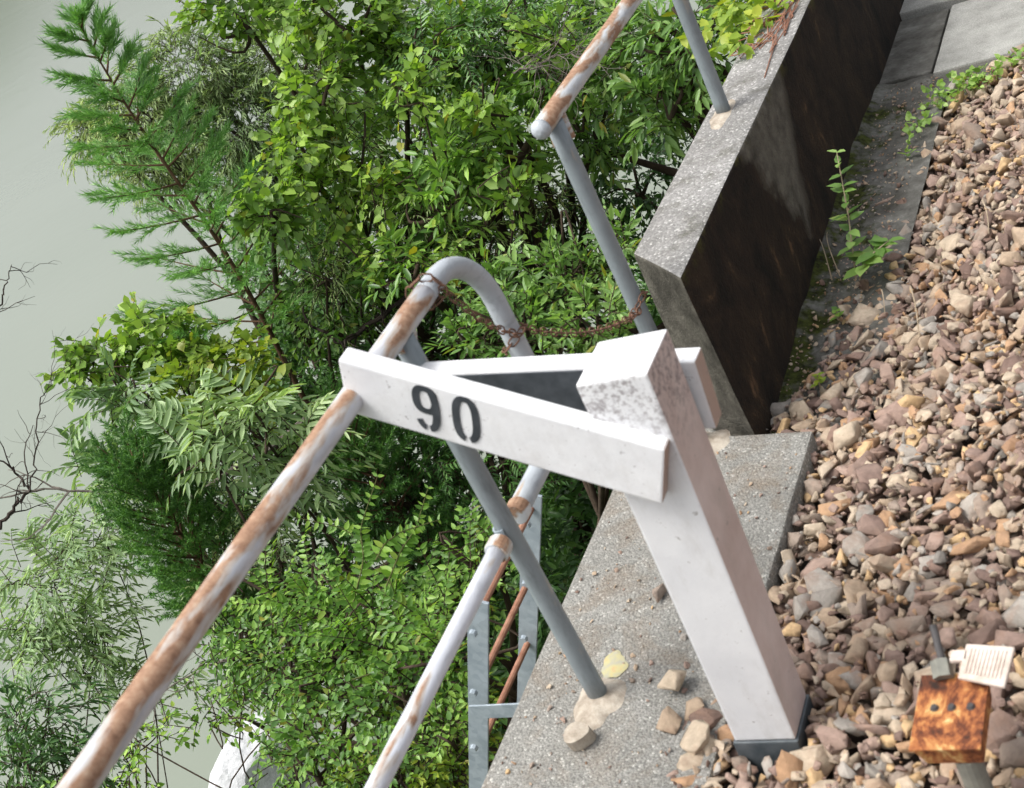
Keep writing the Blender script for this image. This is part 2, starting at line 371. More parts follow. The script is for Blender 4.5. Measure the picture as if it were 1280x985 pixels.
M['barkred'] = bark('reddish_conifer_bark', (0.06, 0.034, 0.020), (0.15, 0.092, 0.055))
M['deadwood'] = bark('grey_dead_wood', (0.07, 0.06, 0.05), (0.24, 0.21, 0.18))
M['darkwood'] = bark('dark_dead_wood', (0.025, 0.02, 0.018), (0.07, 0.055, 0.045))
M['stemgreen'] = bark('green_brown_stem', (0.06, 0.07, 0.025), (0.13, 0.14, 0.05))
M['straw'] = bark('dry_straw', (0.24, 0.18, 0.115), (0.46, 0.38, 0.28))
M['L_vine'] = leaf_mat('vine_leaf', (0.103, 0.187, 0.041), (0.198, 0.343, 0.064), (0.340, 0.506, 0.101), 0.42, 0.42, 0.03)
M['L_broad'] = leaf_mat('broadleaf', (0.080, 0.175, 0.042), (0.167, 0.325, 0.069), (0.310, 0.504, 0.111), 0.36, 0.38, 0.01)
M['L_deep'] = leaf_mat('deep_green_leaf', (0.048, 0.112, 0.039), (0.083, 0.189, 0.061), (0.156, 0.301, 0.090), 0.30, 0.36, 0.0)
M['L_bright'] = leaf_mat('bright_shrub_leaf', (0.119, 0.222, 0.062), (0.211, 0.366, 0.099), (0.355, 0.529, 0.179), 0.38, 0.42, 0.01)
M['L_pale'] = leaf_mat('pale_pinnate_leaf', (0.147, 0.238, 0.119), (0.250, 0.378, 0.196), (0.397, 0.532, 0.308), 0.35, 0.48, 0.0)
M['L_willow'] = leaf_mat('willow_leaf', (0.167, 0.242, 0.113), (0.287, 0.394, 0.182), (0.454, 0.560, 0.287), 0.32, 0.5, 0.0)
M['L_fern'] = leaf_mat('arching_spray_leaf', (0.099, 0.208, 0.039), (0.197, 0.378, 0.065), (0.372, 0.567, 0.118), 0.40, 0.42, 0.02)
M['L_lime'] = leaf_mat('lime_leaf', (0.130, 0.220, 0.030), (0.220, 0.340, 0.045), (0.340, 0.420, 0.060), 0.42, 0.45, 0.05)
M['N_a'] = leaf_mat('soft_needles', (0.072, 0.191, 0.049), (0.131, 0.304, 0.078), (0.222, 0.450, 0.124), 0.20, 0.5, 0.0)
M['N_b'] = leaf_mat('dense_conifer_needles', (0.041, 0.119, 0.026), (0.069, 0.191, 0.037), (0.132, 0.291, 0.056), 0.20, 0.5, 0.0)
M['L_red'] = leaf_mat('tinged_leaf', (0.160, 0.120, 0.050), (0.200, 0.220, 0.070), (0.280, 0.340, 0.090), 0.35, 0.5, 0.0)

# ------------------------------------------------------------------ setting: bank, river, hills
WATER = -9.0
def zt(x, y):
    x = np.asarray(x, float); y = np.asarray(y, float)
    s = np.maximum(-1.72 - x, 0)
    z = -3.0 - 0.93*s + 0.22*wob(x, y, 1.1)*smoothstep(0.2, 1.5, s) + 0.25*wob(x*0.4, y*0.4)*smoothstep(0.5, 3, s)
    return np.maximum(z, WATER - 1.5)
gx = np.concatenate([np.linspace(-14, -1.74, 90)]); gy = np.concatenate([np.linspace(-25, 60, 300)])
X_, Y_ = np.meshgrid(gx, gy, indexing='ij'); Z_ = zt(X_, Y_)
V = np.stack([X_, Y_, Z_], -1).reshape(-1, 3)
i, j = np.meshgrid(np.arange(len(gx)-1), np.arange(len(gy)-1), indexing='ij'); a = (i*len(gy) + j).ravel()
tag(mesh_obj('river_bank_ground', V, np.stack([a, a+len(gy), a+len(gy)+1, a+1], 1), M['soil'], smooth=True), kind='structure')
tag(mesh_obj('river_water', [(-700, -500, WATER), (-7.0, -500, WATER), (-7.0, 700, WATER), (-700, 700, WATER)], [(0, 1, 2, 3)], M['water']), kind='structure')
tag(mesh_obj('trackside_ground', [(-1.45, -60, -2.55), (400, -60, -2.55), (400, 700, -2.55), (-1.45, 700, -2.55)], [(0, 1, 2, 3)], M['bed']), kind='structure')
hv = []; hf = []
ang = np.linspace(math.radians(80), math.radians(215), 90)
for k, a_ in enumerate(ang):
    R_ = 250 + 25*math.sin(a_*7); d = (math.cos(a_)*R_, math.sin(a_)*R_)
    h = 14 + 5*math.sin(a_*11) + 3*math.sin(a_*29 + 1)
    for q, (rr, zz) in enumerate(((1.0, WATER - 2), (1.04, WATER + h*0.6), (1.12, WATER + h*1.1), (1.35, WATER + h*0.9))):
        hv.append((d[0]*rr, d[1]*rr, zz))
    if k:
        for q in range(3): hf.append((4*(k-1)+q, 4*k+q, 4*k+q+1, 4*(k-1)+q+1))
tag(mesh_obj('far_bank_hills', hv, hf, M['hill'], smooth=True), kind='structure')

# ------------------------------------------------------------------ concrete: ledge, parapet, ditch, slabs
def rough_block(c, cuts, amp, sd_):
    """hexa with subdivided, slightly uneven faces"""
    bm = bmesh.new(); vs = [bm.verts.new([float(x) for x in p]) for p in c]
    for f in ((3, 2, 1, 0), (4, 5, 6, 7), (0, 1, 5, 4), (1, 2, 6, 5), (2, 3, 7, 6), (3, 0, 4, 7)):
        bm.faces.new([vs[i] for i in f])
    bmesh.ops.recalc_face_normals(bm, faces=bm.faces[:])
    bmesh.ops.bevel(bm, geom=bm.edges[:], offset=0.008, segments=2, affect='EDGES', profile=0.6)
    r = np.random.default_rng(sd_)
    for _ in range(cuts):
        L = [e for e in bm.edges if e.calc_length() > 0.09]
        if not L: break
        bmesh.ops.subdivide_edges(bm, edges=L, cuts=1, use_grid_fill=True)
    for v in bm.verts:
        v.co.z += amp*float(wob(v.co.x*9, v.co.y*9)); v.co.x += amp*float(wob(v.co.y*8 + 3, v.co.z*9))
    bm.verts.index_update()
    V = [tuple(v.co) for v in bm.verts]; Fc = [[v.index for v in f.verts] for f in bm.faces]; bm.free()
    return V, Fc
ld = thing('concrete_ledge', (-1.46, 1.5, -2.0), 'wide rough grey concrete ledge under the number post and the bare railing foot', 'ledge')
mesh_obj('ledge_body', *rough_block([(-1.735, -1.5, -4.2), (-1.2, -1.5, -4.2), (-1.2, 2.83, -4.2), (-1.735, 2.90, -4.2),
                                     (-1.725, -1.5, -2.0), (-1.2, -1.5, -2.0), (-1.2, 2.83, -2.0), (-1.725, 2.90, -2.0)], 5, 0.002, 1), M['concrete'], ld)
mesh_obj('ledge_footing', *box(-1.75, -1.42, 2.905, 30, -4.2, -2.12, 0.01), M['concrete'], ld)
pw = thing('parapet_wall', (-1.48, 4, -2.05), 'higher parapet wall with speckled grey top and brown black stained inner face', 'wall')
mesh_obj('wall_body', *rough_block([(-1.585, 3.06, -2.1), (-1.375, 2.88, -2.1), (-1.375, 30, -2.1), (-1.585, 30, -2.1),
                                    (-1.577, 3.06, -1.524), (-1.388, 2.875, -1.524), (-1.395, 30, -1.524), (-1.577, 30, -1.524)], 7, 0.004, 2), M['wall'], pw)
# ditch floor
gx = np.linspace(-1.40, -1.10, 26); gy = np.linspace(2.84, 5.02, 150); X_, Y_ = np.meshgrid(gx, gy, indexing='ij')
Z_ = -2.085 + 0.008*wob(X_*14, Y_*14) + 0.022*smoothstep(-1.32, -1.39, X_)*(1 + wob(X_*5, Y_*9)) + 0.03*smoothstep(3.1, 3.8, Y_)
V = np.stack([X_, Y_, Z_], -1).reshape(-1, 3); i, j = np.meshgrid(np.arange(25), np.arange(149), indexing='ij'); a = (i*150 + j).ravel()
tag(mesh_obj('ditch_floor', V, np.stack([a, a+150, a+151, a+1], 1), M['ditch'], smooth=True), kind='structure')
def slab(x0, x1, y0, y1, z1, label):
    o = mesh_obj('concrete_slab', *rough_block([(x0, y0, z1-0.13), (x1, y0, z1-0.13), (x1, y1, z1-0.13), (x0, y1, z1-0.13), (x0, y0, z1), (x1, y0, z1), (x1, y1, z1), (x0, y1, z1)], 4, 0.0015, 5), M['slab'])
    tag(o, label, 'concrete slab', 'slabs at the end of the ballast'); origin_to(o, ((x0+x1)/2, (y0+y1)/2, z1-0.13)); return o
s1 = slab(-1.165, -0.30, 4.97, 5.60, -2.03, 'flat grey concrete slab lying against the top end of the ballast')
s2 = slab(-1.385, -1.180, 5.03, 5.62, -2.045, 'narrow mossy concrete slab between the stained wall and the wide slab')
slab(-1.385, -0.30, 5.64, 7.5, -2.02, 'farthest concrete slab across the joint, cut off by the top edge of the photo')
s2.data.materials[0] = M['ditch']

# ------------------------------------------------------------------ ballast
def stone_templates(n, seed):
    """broken rock: hulls of a few scattered points, so big flat facets and sharp corners"""
    r = np.random.default_rng(seed); T = []
    for k in range(n):
        m_ = int(r.integers(9, 15)); P_ = norm(r.normal(size=(m_, 3)))*r.uniform(.78, 1.0, (m_, 1))
        P_ = P_*np.array([1.0, r.uniform(0.55, 0.9), r.uniform(0.32, 0.62)])
        bm = bmesh.new()
        for p_ in P_: bm.verts.new(p_.tolist())
        h = bmesh.ops.convex_hull(bm, input=bm.verts[:])
        bmesh.ops.delete(bm, geom=[v for v in bm.verts if not v.link_faces], context='VERTS')
        bmesh.ops.bevel(bm, geom=bm.edges[:], offset=0.022, segments=1, affect='EDGES')
        bmesh.ops.triangulate(bm, faces=bm.faces[:])
        L_ = [e for e in bm.edges if e.calc_length() > 0.42]
        bmesh.ops.subdivide_edges(bm, edges=L_, cuts=1); bmesh.ops.triangulate(bm, faces=bm.faces[:]); bm.verts.index_update()
        V = np.array([v.co[:] for v in bm.verts]); V = V/np.abs(V).max()
        V = V*(1 + r.normal(0, .022, (len(V), 1)))
        T.append((V, np.array([[v.index for v in f.verts] for f in bm.faces]))); bm.free()
    return T
ST = stone_templates(22, 3)
def zb(x, y):
    return -2.078 + 0.033*smoothstep(3.1, 2.7, y) + 0.10*smoothstep(-1.22, -0.45, x) + 0.045*smoothstep(2.5, 1.8, y)*smoothstep(-1.45, -1.15, x) + 0.010*wob(np.asarray(x)*4, np.asarray(y)*4)
def rotm(r, n, tilt):
    a = r.uniform(0, 2*np.pi, n); b = r.normal(0, tilt, n); c = r.normal(0, tilt, n)
    ca, sa, cb, sb, cc, sc_ = np.cos(a), np.sin(a), np.cos(b), np.sin(b), np.cos(c), np.sin(c)
    Z = np.zeros(n); O = np.ones(n)
    A = np.stack([ca, -sa, Z, sa, ca, Z, Z, Z, O], 1).reshape(n, 3, 3)
    B = np.stack([O, Z, Z, Z, cb, -sb, Z, sb, cb], 1).reshape(n, 3, 3)
    C_ = np.stack([cc, Z, sc_, Z, O, Z, -sc_, Z, cc], 1).reshape(n, 3, 3)
    return A @ B @ C_
def stones(P, size, tilt=0.5, seed=1):
    r = np.random.default_rng(seed); n = len(P); R_ = rotm(r, n, tilt); k = r.integers(0, len(ST), n)
    VV = []; FF = []; off = 0
    for t, (V, Fc) in enumerate(ST):
        idx = np.where(k == t)[0]
        if not len(idx): continue
        v = np.einsum('nij,vj->nvi', R_[idx], V)*size[idx, None, None] + P[idx, None, :]
        f = Fc[None] + (np.arange(len(idx))*len(V))[:, None, None] + off
        VV.append(v.reshape(-1, 3)); FF.append(f.reshape(-1, 3)); off += len(idx)*len(V)
    return np.concatenate(VV), np.concatenate(FF)
def ballast_pts(r, sp, dz, xr=(-1.42, 0.7), yr=(0.7, 4.96)):
    xs = np.arange(xr[0], xr[1], sp); ys = np.arange(yr[0], yr[1], sp)
    X_, Y_ = np.meshgrid(xs, ys); X_ = X_.ravel() + r.uniform(-.5, .5, X_.size)*sp; Y_ = Y_.ravel() + r.uniform(-.5, .5, Y_.size)*sp
    ed = -1.185 + 0.03*wob(X_*9, Y_*7)
    ed = np.where(Y_ > 2.86, -1.27 + 0.05*wob(X_*6, Y_*5) + 0.12*smoothstep(3.7, 4.4, Y_) - 0.16*smoothstep(3.25, 2.9, Y_), ed)
    ed = np.where(Y_ < 2.0, -1.19 - 0.09*smoothstep(2.0, 1.85, Y_) + 0.02*wob(X_*9, Y_*9), ed)
    k = X_ > ed
    X_, Y_ = X_[k], Y_[k]
    return np.stack([X_, Y_, zb(X_, Y_) + dz + r.uniform(-.008, .008, len(X_))], 1)
rb = np.random.default_rng(11)
P1 = ballast_pts(rb, 0.041, -0.012); P2 = ballast_pts(rb, 0.034, -0.036); P3 = ballast_pts(rb, 0.066, 0.004)
P5 = ballast_pts(rb, 0.030, 0.004)
P = np.concatenate([P1, P2, P3, P5])
sz = np.concatenate([np.clip(rb.lognormal(-3.66, 0.30, len(P1)), .012, .044), np.clip(rb.lognormal(-3.75, 0.2, len(P2)), .014, .036), np.clip(rb.lognormal(-3.56, 0.34, len(P3)), .012, .050), np.clip(rb.lognormal(-4.6, 0.35, len(P5)), .004, .018)])
P4 = []; 
for q_ in range(34):
    a_ = q_*2*math.pi/34; P4.append((-1.088 + .105*math.cos(a_)*(1 + .12*math.sin(q_*7)), 1.835 + .098*math.sin(a_)*(1 + .12*math.cos(q_*5)), -2.004 + .012*math.sin(q_*3.7)))
# leave room for the post and the steel box stake
keep = ~((np.abs(P[:, 0] + 1.09) < 0.082) & (np.abs(P[:, 1] - 1.825) < 0.085))
P = np.concatenate([P[keep], np.array(P4)]); sz = np.concatenate([sz[keep], rb.uniform(.014, .025, len(P4))])
V, Fc = stones(P, sz, 0.62, 5)
tag(mesh_obj('ballast_gravel', V, Fc, M['stone']), 'broken brown, tan and grey track ballast stones heaped beside the ledge', 'gravel', kind='stuff')
tag(mesh_obj('ballast_bed', [(-1.19, 0.0, -2.15), (3, 0.0, -2.15), (3, 4.965, -2.15), (-1.19, 4.965, -2.15)], [(0, 1, 2, 3)], M['bed']), kind='structure')
# small grit on the ledge and in the ditch
n = 350; gp = np.stack([rb.uniform(-1.71, -1.21, n), rb.uniform(1.3, 2.8, n), np.full(n, -1.998)], 1)
n2 = 900; gq = np.stack([rb.uniform(-1.38, -1.15, n2), rb.uniform(2.95, 5.0, n2), np.full(n2, -2.055)], 1); gq[:, 2] = -2.075 + 0.03*smoothstep(3.1, 3.8, gq[:, 1])
g_ = np.concatenate([gp, gq]); V, Fc = stones(g_, np.clip(rb.lognormal(-5.6, 0.5, len(g_)), .0015, .011), 0.6, 9)
tag(mesh_obj('loose_grit', V, Fc, M['stone']), 'fine stone chips scattered over the ledge and the ditch floor', 'grit', kind='stuff')

def loose(px, py, z, size, label, seed, mat='stone', flat=1.0):
    p = onz(px, py, z); r = np.random.default_rng(seed); V, Fc = ST[seed % len(ST)]
    R_ = rotm(r, 1, 0.25)[0]; V = (V*np.array([1, 1, flat])) @ R_.T*size; V[:, 2] -= V[:, 2].min(); V = V + p
    o = mesh_obj('loose_stone', V, Fc, M[mat]); tag(o, label, 'stone', 'loose stones on the ledge'); origin_to(o, p)
    return o
loose(846, 862, -2.0, 0.036, 'reddish brown angular stone on the ledge left of the white post', 21)
loose(838, 908, -2.0, 0.034, 'dark stone at the tip of the ballast spill, below the reddish brown one', 22)
loose(826, 748, -2.0, 0.028, 'lone tan stone half hidden behind the left side of the white post', 23)
loose(875, 930, -2.0, 0.038, 'flat stone on the ledge close to the lower left of the white post', 27)
loose(868, 890, -2.0, 0.030, 'brownish pink stone nearest the white post in the ballast spill', 25)
for k, (px, py) in enumerate(((700, 880), (742, 800), (868, 802), (812, 970), (795, 850))):
    pass
# round lump (core of mortar) beside the foot
p = onz(728, 925, -2.0)
a = np.linspace(0, 2*np.pi, 20, endpoint=False); rr = 0.030*(1 + 0.08*np.sin(3*a + 1))
V = [(p[0]+rr[k]*math.cos(a[k]), p[1]+rr[k]*math.sin(a[k]), -2.0) for k in range(20)] + [(p[0]+rr[k]*.96*math.cos(a[k])+.004, p[1]+rr[k]*.96*math.sin(a[k])-.012, -1.962) for k in range(20)] + [(p[0]+.004, p[1]-.012, -1.958)]
Fc = [(k, (k+1) % 20, 20+(k+1) % 20, 20+k) for k in range(20)] + [(20+k, 20+(k+1) % 20, 40) for k in range(20)]
mesh = mesh_obj('mortar_lump', V, Fc, M['mortar']); tag(mesh, 'round tan mortar lump lying beside the bare railing foot', 'mortar lump'); origin_to(mesh, p)

# ------------------------------------------------------------------ gradient post
pp = thing('gradient_post', (-1.085, 1.84, -2.0), 'white square concrete gradient post with two arms, the front one painted 90', 'gradient post')
def post_sec(z):
    t = (z + 2.0)/0.91; cx = -1.088 + 0.05*t; cy = 1.843 - 0.016*t; hw = 0.0625 + 0.0035*t; hd = 0.0565 + 0.008*t
    return [(cx-hw, cy-hd, z), (cx+hw, cy-hd, z), (cx+hw, cy+hd, z), (cx-hw, cy+hd, z)]
mesh_obj('post', *hexa(post_sec(-1.968) + post_sec(-1.09), 0.005), M['white'], pp)
lo = [(x*1.0 - (0.004 if k in (0, 3) else -0.004), y + (-0.004 if k in (0, 1) else 0.004), z) for k, (x, y, z) in enumerate(post_sec(-2.12))]
hi = [(x*1.0 - (0.004 if k in (0, 3) else -0.004), y + (-0.004 if k in (0, 1) else 0.004), z) for k, (x, y, z) in enumerate(post_sec(-1.969))]
mesh_obj('base_band', *hexa(lo + hi, 0.003), M['bandgrey'], pp)
yf = 1.735; th = 0.042
c = [ony(435, 515, yf), ony(828, 631, yf), ony(831, 563, yf), ony(422, 450, yf)]      # BL BR TR TL of the front face
A = [np.array([q[0], yf, q[2]]) for q in c]; B = [q + np.array([0, th, 0]) for q in A]
fa = mesh_obj('front_arm', *hexa([A[0], A[1], B[1], B[0], A[3], A[2], B[2], B[3]], 0.004), M['arm'], pp)
fa['label'] = 'front arm, white, rising outward, with the number 90'
yb = 1.905
A2 = [np.array(q) for q in ((-1.50, yb, -1.235), (-0.972, yb, -1.315), (-0.958, yb, -1.172), (-1.50, yb, -1.095))]
B2 = [q + np.array([0, 0.045, 0]) for q in A2]
ba = mesh_obj('rear_arm', *hexa([A2[0], A2[1], B2[1], B2[0], A2[3], A2[2], B2[2], B2[3]], 0.004), M['arm'], pp)
ba['label'] = 'rear arm, white edges and dark painted inner face'
ins = 0.010
q = [A2[0] + np.array([ins, -0.003, ins]), np.array([-1.125, yb-0.003, -1.275]), np.array([-1.125, yb-0.003, -1.155]), A2[3] + np.array([ins, -0.003, -ins*0.5])]
mesh_obj('dark_panel', *hexa([q[0], q[1], q[1]+[0, .004, 0], q[0]+[0, .004, 0], q[3], q[2], q[2]+[0, .004, 0], q[3]+[0, .004, 0]]), M['slate'], ba)
# digits, as slightly proud painted strokes in the front face's own (u,v) frame
O = A[3]; U = A[2] - A[3]; Vd = (A[0] - A[3])
Lu = np.linalg.norm(U); Lv = np.linalg.norm(Vd)
def facept(u, v):
    a_ = A[3] + (A[2]-A[3])*u; b_ = A[0] + (A[1]-A[0])*u; return a_ + (b_-a_)*v
def stroke(cx, cy, pts, wds, hu, hv, lift=0.0015):
    """pts in a unit box (-1..1), wds stroke half width in the same unit"""
    pts = np.array(pts, float); tg = norm(np.gradient(pts*np.array([hu*Lu, hv*Lv]), axis=0)); nn = np.stack([-tg[:, 1], tg[:, 0]], 1)
    Lf = []; Rt = []
    for k in range(len(pts)):
        base = pts[k]*np.array([hu*Lu, hv*Lv]); a_ = base + nn[k]*wds[k]; b_ = base - nn[k]*wds[k]
        Lf.append(facept(cx + a_[0]/Lu, cy + a_[1]/Lv)); Rt.append(facept(cx + b_[0]/Lu, cy + b_[1]/Lv))
    V = []; Fc = []
    for k in range(len(pts)):
        V += [Lf[k] + [0, -lift, 0], Rt[k] + [0, -lift, 0], Rt[k] + [0, 0.001, 0], Lf[k] + [0, 0.001, 0]]
    for k in range(len(pts)-1):
        a_ = 4*k; b_ = a_ + 4
        for q_ in range(4): Fc.append((a_+q_, a_+(q_+1) % 4, b_+(q_+1) % 4, b_+q_))
    Fc.append((3, 2, 1, 0)); e = 4*(len(pts)-1); Fc.append((e, e+1, e+2, e+3))
    return V, Fc
def arc(cx, cy, rx, ry, a0, a1, n=22): 
    a_ = np.radians(np.linspace(a0, a1, n)); e = 2/2.6
    return [(cx + rx*np.sign(math.cos(t))*abs(math.cos(t))**e, cy + ry*np.sign(math.sin(t))*abs(math.sin(t))**e) for t in a_]
hu, hv = 0.0315, 0.375; wb = 0.0070; wt = 0.0052
z1 = arc(0, 0, 1, 1, 99, 441, 52)
def wd(pts): return [wt + (wb - wt)*min(1, abs(p[0] - 0)*1.15) for p in pts]
dz_ = [stroke(0.398, 0.46, z1, wd(z1), hu, hv)]
mesh_obj('painted_digit', *merge(dz_), M['black'], fa)['label'] = 'black stencilled digit 0'
n1 = arc(0.0, -0.42, 0.95, 0.56, 20, 340, 34)
n2 = arc(0.0, 0.0, 0.98, 1.0, -58, 84, 26); n3 = arc(0.0, 0.0, 0.98, 1.0, 98, 146, 10)
dn = [stroke(0.272, 0.46, n1, wd(n1), hu, hv), stroke(0.272, 0.46, n2, wd(n2), hu, hv, 0.0019), stroke(0.272, 0.46, n3, [0.0055]*len(n3), hu, hv)]
mesh_obj('painted_digit', *merge(dn), M['black'], fa)['label'] = 'black stencilled digit 9'

# ------------------------------------------------------------------ pipe railings
XR = -1.515; ZT = -1.022; ZM = -1.515; RP = 0.0225
def lin(p0, p1, n): return [np.array(p0) + (np.array(p1) - np.array(p0))*t for t in np.linspace(0, 1, n)]
rl = thing('pipe_railing', (XR, 1.95, -2.0), 'near white rust blistered pipe railing whose two rails join in a rounded end loop', 'railing', 'pipe railings along the river side')
mesh_obj('top_rail', *tube(lin((XR, -1.2, ZT), (XR, 2.075, ZT), 40), 0.0235, 20), M['rail_paint'], rl, smooth=True)['label'] = 'white top rail with orange rust patches'
rc = 0.125; lp = []
zc = ZT - 0.145
lp += lin((XR, 2.07, ZT), (XR, 2.13, ZT), 3)
for a_ in np.linspace(0, 90, 14)[1:]: lp.append(np.array([XR, 2.13 + 0.155*math.sin(math.radians(a_)), ZT - 0.155*(1 - math.cos(math.radians(a_)))]))
lp += lin((XR, 2.285, ZT - 0.17), (XR, 2.285, ZM + 0.15), 8)
for a_ in np.linspace(0, 90, 12)[1:]: lp.append(np.array([XR, 2.285 - 0.13*(1 - math.cos(math.radians(a_))), ZM + 0.13 - 0.13*math.sin(math.radians(a_))]))
lp += lin((XR, 2.14, ZM), (XR, 2.02, ZM), 3)
mesh_obj('end_loop', *tube(lp, 0.0228, 20), M['loop_paint'], rl, smooth=True)['label'] = 'pale grey rounded end loop'
mesh_obj('middle_rail', *tube(lin((XR, -1.2, ZM), (XR, 1.905, ZM), 30), 0.0185, 18), M['rail_mid'], rl, smooth=True)['label'] = 'thinner white middle rail'
def ring(y, z, r, L, mat, ax='y', x=XR, rr=None):
    d = np.array([0, L/2, 0]) if ax == 'y' else np.array([0, 0, L/2])
    c_ = np.array([x, y, z]); R2 = rr if rr else [r*0.93, r, r, r*0.93]
    return tube([c_ - d, c_ - d*0.75, c_ + d*0.75, c_ + d], R2, 20)
def railpost(y, z0, z1, par, lean=0.0):
    return mesh_obj('post', *tube(lin((XR + lean, y, z0), (XR, y, z1), 12), RP, 20), M['post_paint'], par, smooth=True)
railpost(1.95, -2.02, ZT - 0.015, rl)
for yc in (1.895, 2.01): mesh_obj('rail_collar', *ring(yc, ZM, 0.0258, 0.033, None), M['rail_far'], rl)
# flattened saddle hugging the post where the middle rail passes
sv = []; sf = []
for k, a_ in enumerate(np.linspace(-105, 105, 15)):
    for (r_, dz2) in ((RP+0.0015, -0.02), (RP+0.0055, -0.02), (RP+0.0055, 0.02), (RP+0.0015, 0.02)):
        sv.append((XR + r_*math.cos(math.radians(180 + a_)), 1.95 + r_*math.sin(math.radians(180 + a_)), ZM + dz2*(1 - 0.3*math.cos(math.radians(a_)))))
    if k:
        b_ = 4*k; a2 = b_ - 4
        for q_ in range(4): sf.append((a2+q_, a2+(q_+1) % 4, b_+(q_+1) % 4, b_+q_))
sf += [(3, 2, 1, 0), tuple(4*14 + q_ for q_ in range(4))]
mesh_obj('saddle_clamp', sv, sf, M['galv'], rl)
# weld plate under the top rail
mesh_obj('weld_bracket', *hexa([(XR-.006, 1.94, ZT-.05), (XR+.006, 1.94, ZT-.05), (XR+.006, 1.975, ZT-.05), (XR-.006, 1.975, ZT-.05),
                                (XR-.006, 1.91, ZT-.018), (XR+.006, 1.91, ZT-.018), (XR+.006, 2.0, ZT-.018), (XR-.006, 2.0, ZT-.018)], 0.002), M['rail_far'], rl)
for yy in (0.0, -1.0): railpost(yy + 0.1, -2.02, ZT - 0.015, rl)

fr = thing('pipe_railing', (XR, 2.82, -2.0), 'far heavily rusted pipe railing with a capped end, running out over the stained parapet', 'railing', 'pipe railings along the river side')
mesh_obj('top_rail', *tube(lin((XR, 2.775, ZT), (XR, 9.0, ZT), 60), 0.0235, 20), M['rail_far'], fr, smooth=True)
ce = [(XR, 2.776, ZT), (XR, 2.768, ZT), (XR, 2.760, ZT), (XR, 2.755, ZT)]
mesh_obj('end_cap', *tube(ce, [0.0245, 0.0235, 0.017, 0.006], 20), M['loop_paint'], fr, smooth=True)
railpost(2.845, -2.02, ZT - 0.018, fr)
for yy in (3.853, 4.86, 5.87): railpost(yy, -1.53, ZT - 0.018, fr)
for yy in (2.845, 3.853, 4.86):
    mesh_obj('weld_bracket', *hexa([(XR-.020, yy-.018, ZT-.075), (XR+.024, yy+.018, ZT-.075), (XR+.024, yy+.026, ZT-.075), (XR-.020, yy+.026, ZT-.075),
                                (XR-.020, yy-.004, ZT-.012), (XR+.024, yy+.02, ZT-.012), (XR+.024, yy+.028, ZT-.012), (XR-.020, yy+.026, ZT-.012)], 0.002), M['rail_far'], fr)

def mound(name, cx, cy, z, rx, ry, h, mat, label, cat, seed, grp=None, rot=0.0):
    n, m_ = 30, 8; V = []; Fc = []; r = np.random.default_rng(seed); ph = r.uniform(0, 6, 4)
    for k in range(m_):
        t = k/(m_-1); 
        for i_ in range(n):
            a_ = 2*math.pi*i_/n; w_ = 1 + 0.14*math.sin(2*a_+ph[0]) + 0.10*math.sin(3*a_+ph[1]) + 0.06*math.sin(7*a_+ph[2])
            x = rx*(1-t)*w_*math.cos(a_); y = ry*(1-t)*w_*math.sin(a_)
            V.append((cx + x*math.cos(rot) - y*math.sin(rot), cy + x*math.sin(rot) + y*math.cos(rot), z + h*(1-(1-t)**2)*(1+0.15*math.sin(5*a_+k)*(1-t))))
        if k:
            for i_ in range(n):
                a2 = (k-1)*n + i_; b2 = (k-1)*n + (i_+1) % n; Fc.append((a2, b2, b2+n, a2+n))
    Fc.append([(m_-1)*n + i_ for i_ in range(n)])
    o = mesh_obj(name, V, Fc, M[mat], smooth=True); tag(o, label, cat, grp); origin_to(o, (cx, cy, z)); return o
mound('mortar_pad', -1.515, 1.935, -2.003, 0.060, 0.085, 0.022, 'mortar', 'crumbling pale mortar pad round the foot of the bare post on the ledge', 'mortar', 3, rot=0.3)
mound('mortar_pad', -1.515, 3.83, -1.527, 0.050, 0.12, 0.010, 'mortar', 'thin pinkish mortar patch round the post foot on top of the parapet', 'mortar', 5)
mound('mortar_pad', -1.50, 2.83, -2.003, 0.07, 0.08, 0.02, 'mortar', 'mortar pad round the post foot behind the white gradient post', 'mortar', 8)
q = onz(768, 832, -2.0); mound('paint_mark', q[0], q[1], -1.9985, 0.032, 0.040, 0.0035, 'yellow', 'faded yellow and orange paint mark on the ledge above the railing foot', 'paint mark', 6)

# ------------------------------------------------------------------ chain
def link_mesh(L=0.028, Wd=0.0165, r=0.0019):
    pts = []
    for a_ in np.linspace(-90, 90, 6): pts.append((L/2 - Wd/2 + Wd/2*math.cos(math.radians(a_)), Wd/2*math.sin(math.radians(a_)), 0))
    for a_ in np.linspace(90, 270, 6): pts.append((-L/2 + Wd/2 + Wd/2*math.cos(math.radians(a_)), Wd/2*math.sin(math.radians(a_)), 0))
    V = []; Fc = []; n = len(pts); P_ = np.array(pts)
    for i_ in range(n):
        t = norm(P_[(i_+1) % n] - P_[i_-1]); u = np.array([0, 0, 1.0]); v = np.cross(t, u)
        for k in range(6):
            a_ = 2*math.pi*k/6; V.append(P_[i_] + r*(math.cos(a_)*u + math.sin(a_)*v))
    for i_ in range(n):
        for k in range(6): Fc.append((i_*6+k, i_*6+(k+1) % 6, ((i_+1) % n)*6+(k+1) % 6, ((i_+1) % n)*6+k))
    me = bpy.data.meshes.new('link'); me.from_pydata([list(map(float, q_)) for q_ in V], [], Fc); me.materials.append(M['rust'])
    me.polygons.foreach_set('use_smooth', [True]*len(me.polygons)); return me
LM = link_mesh()
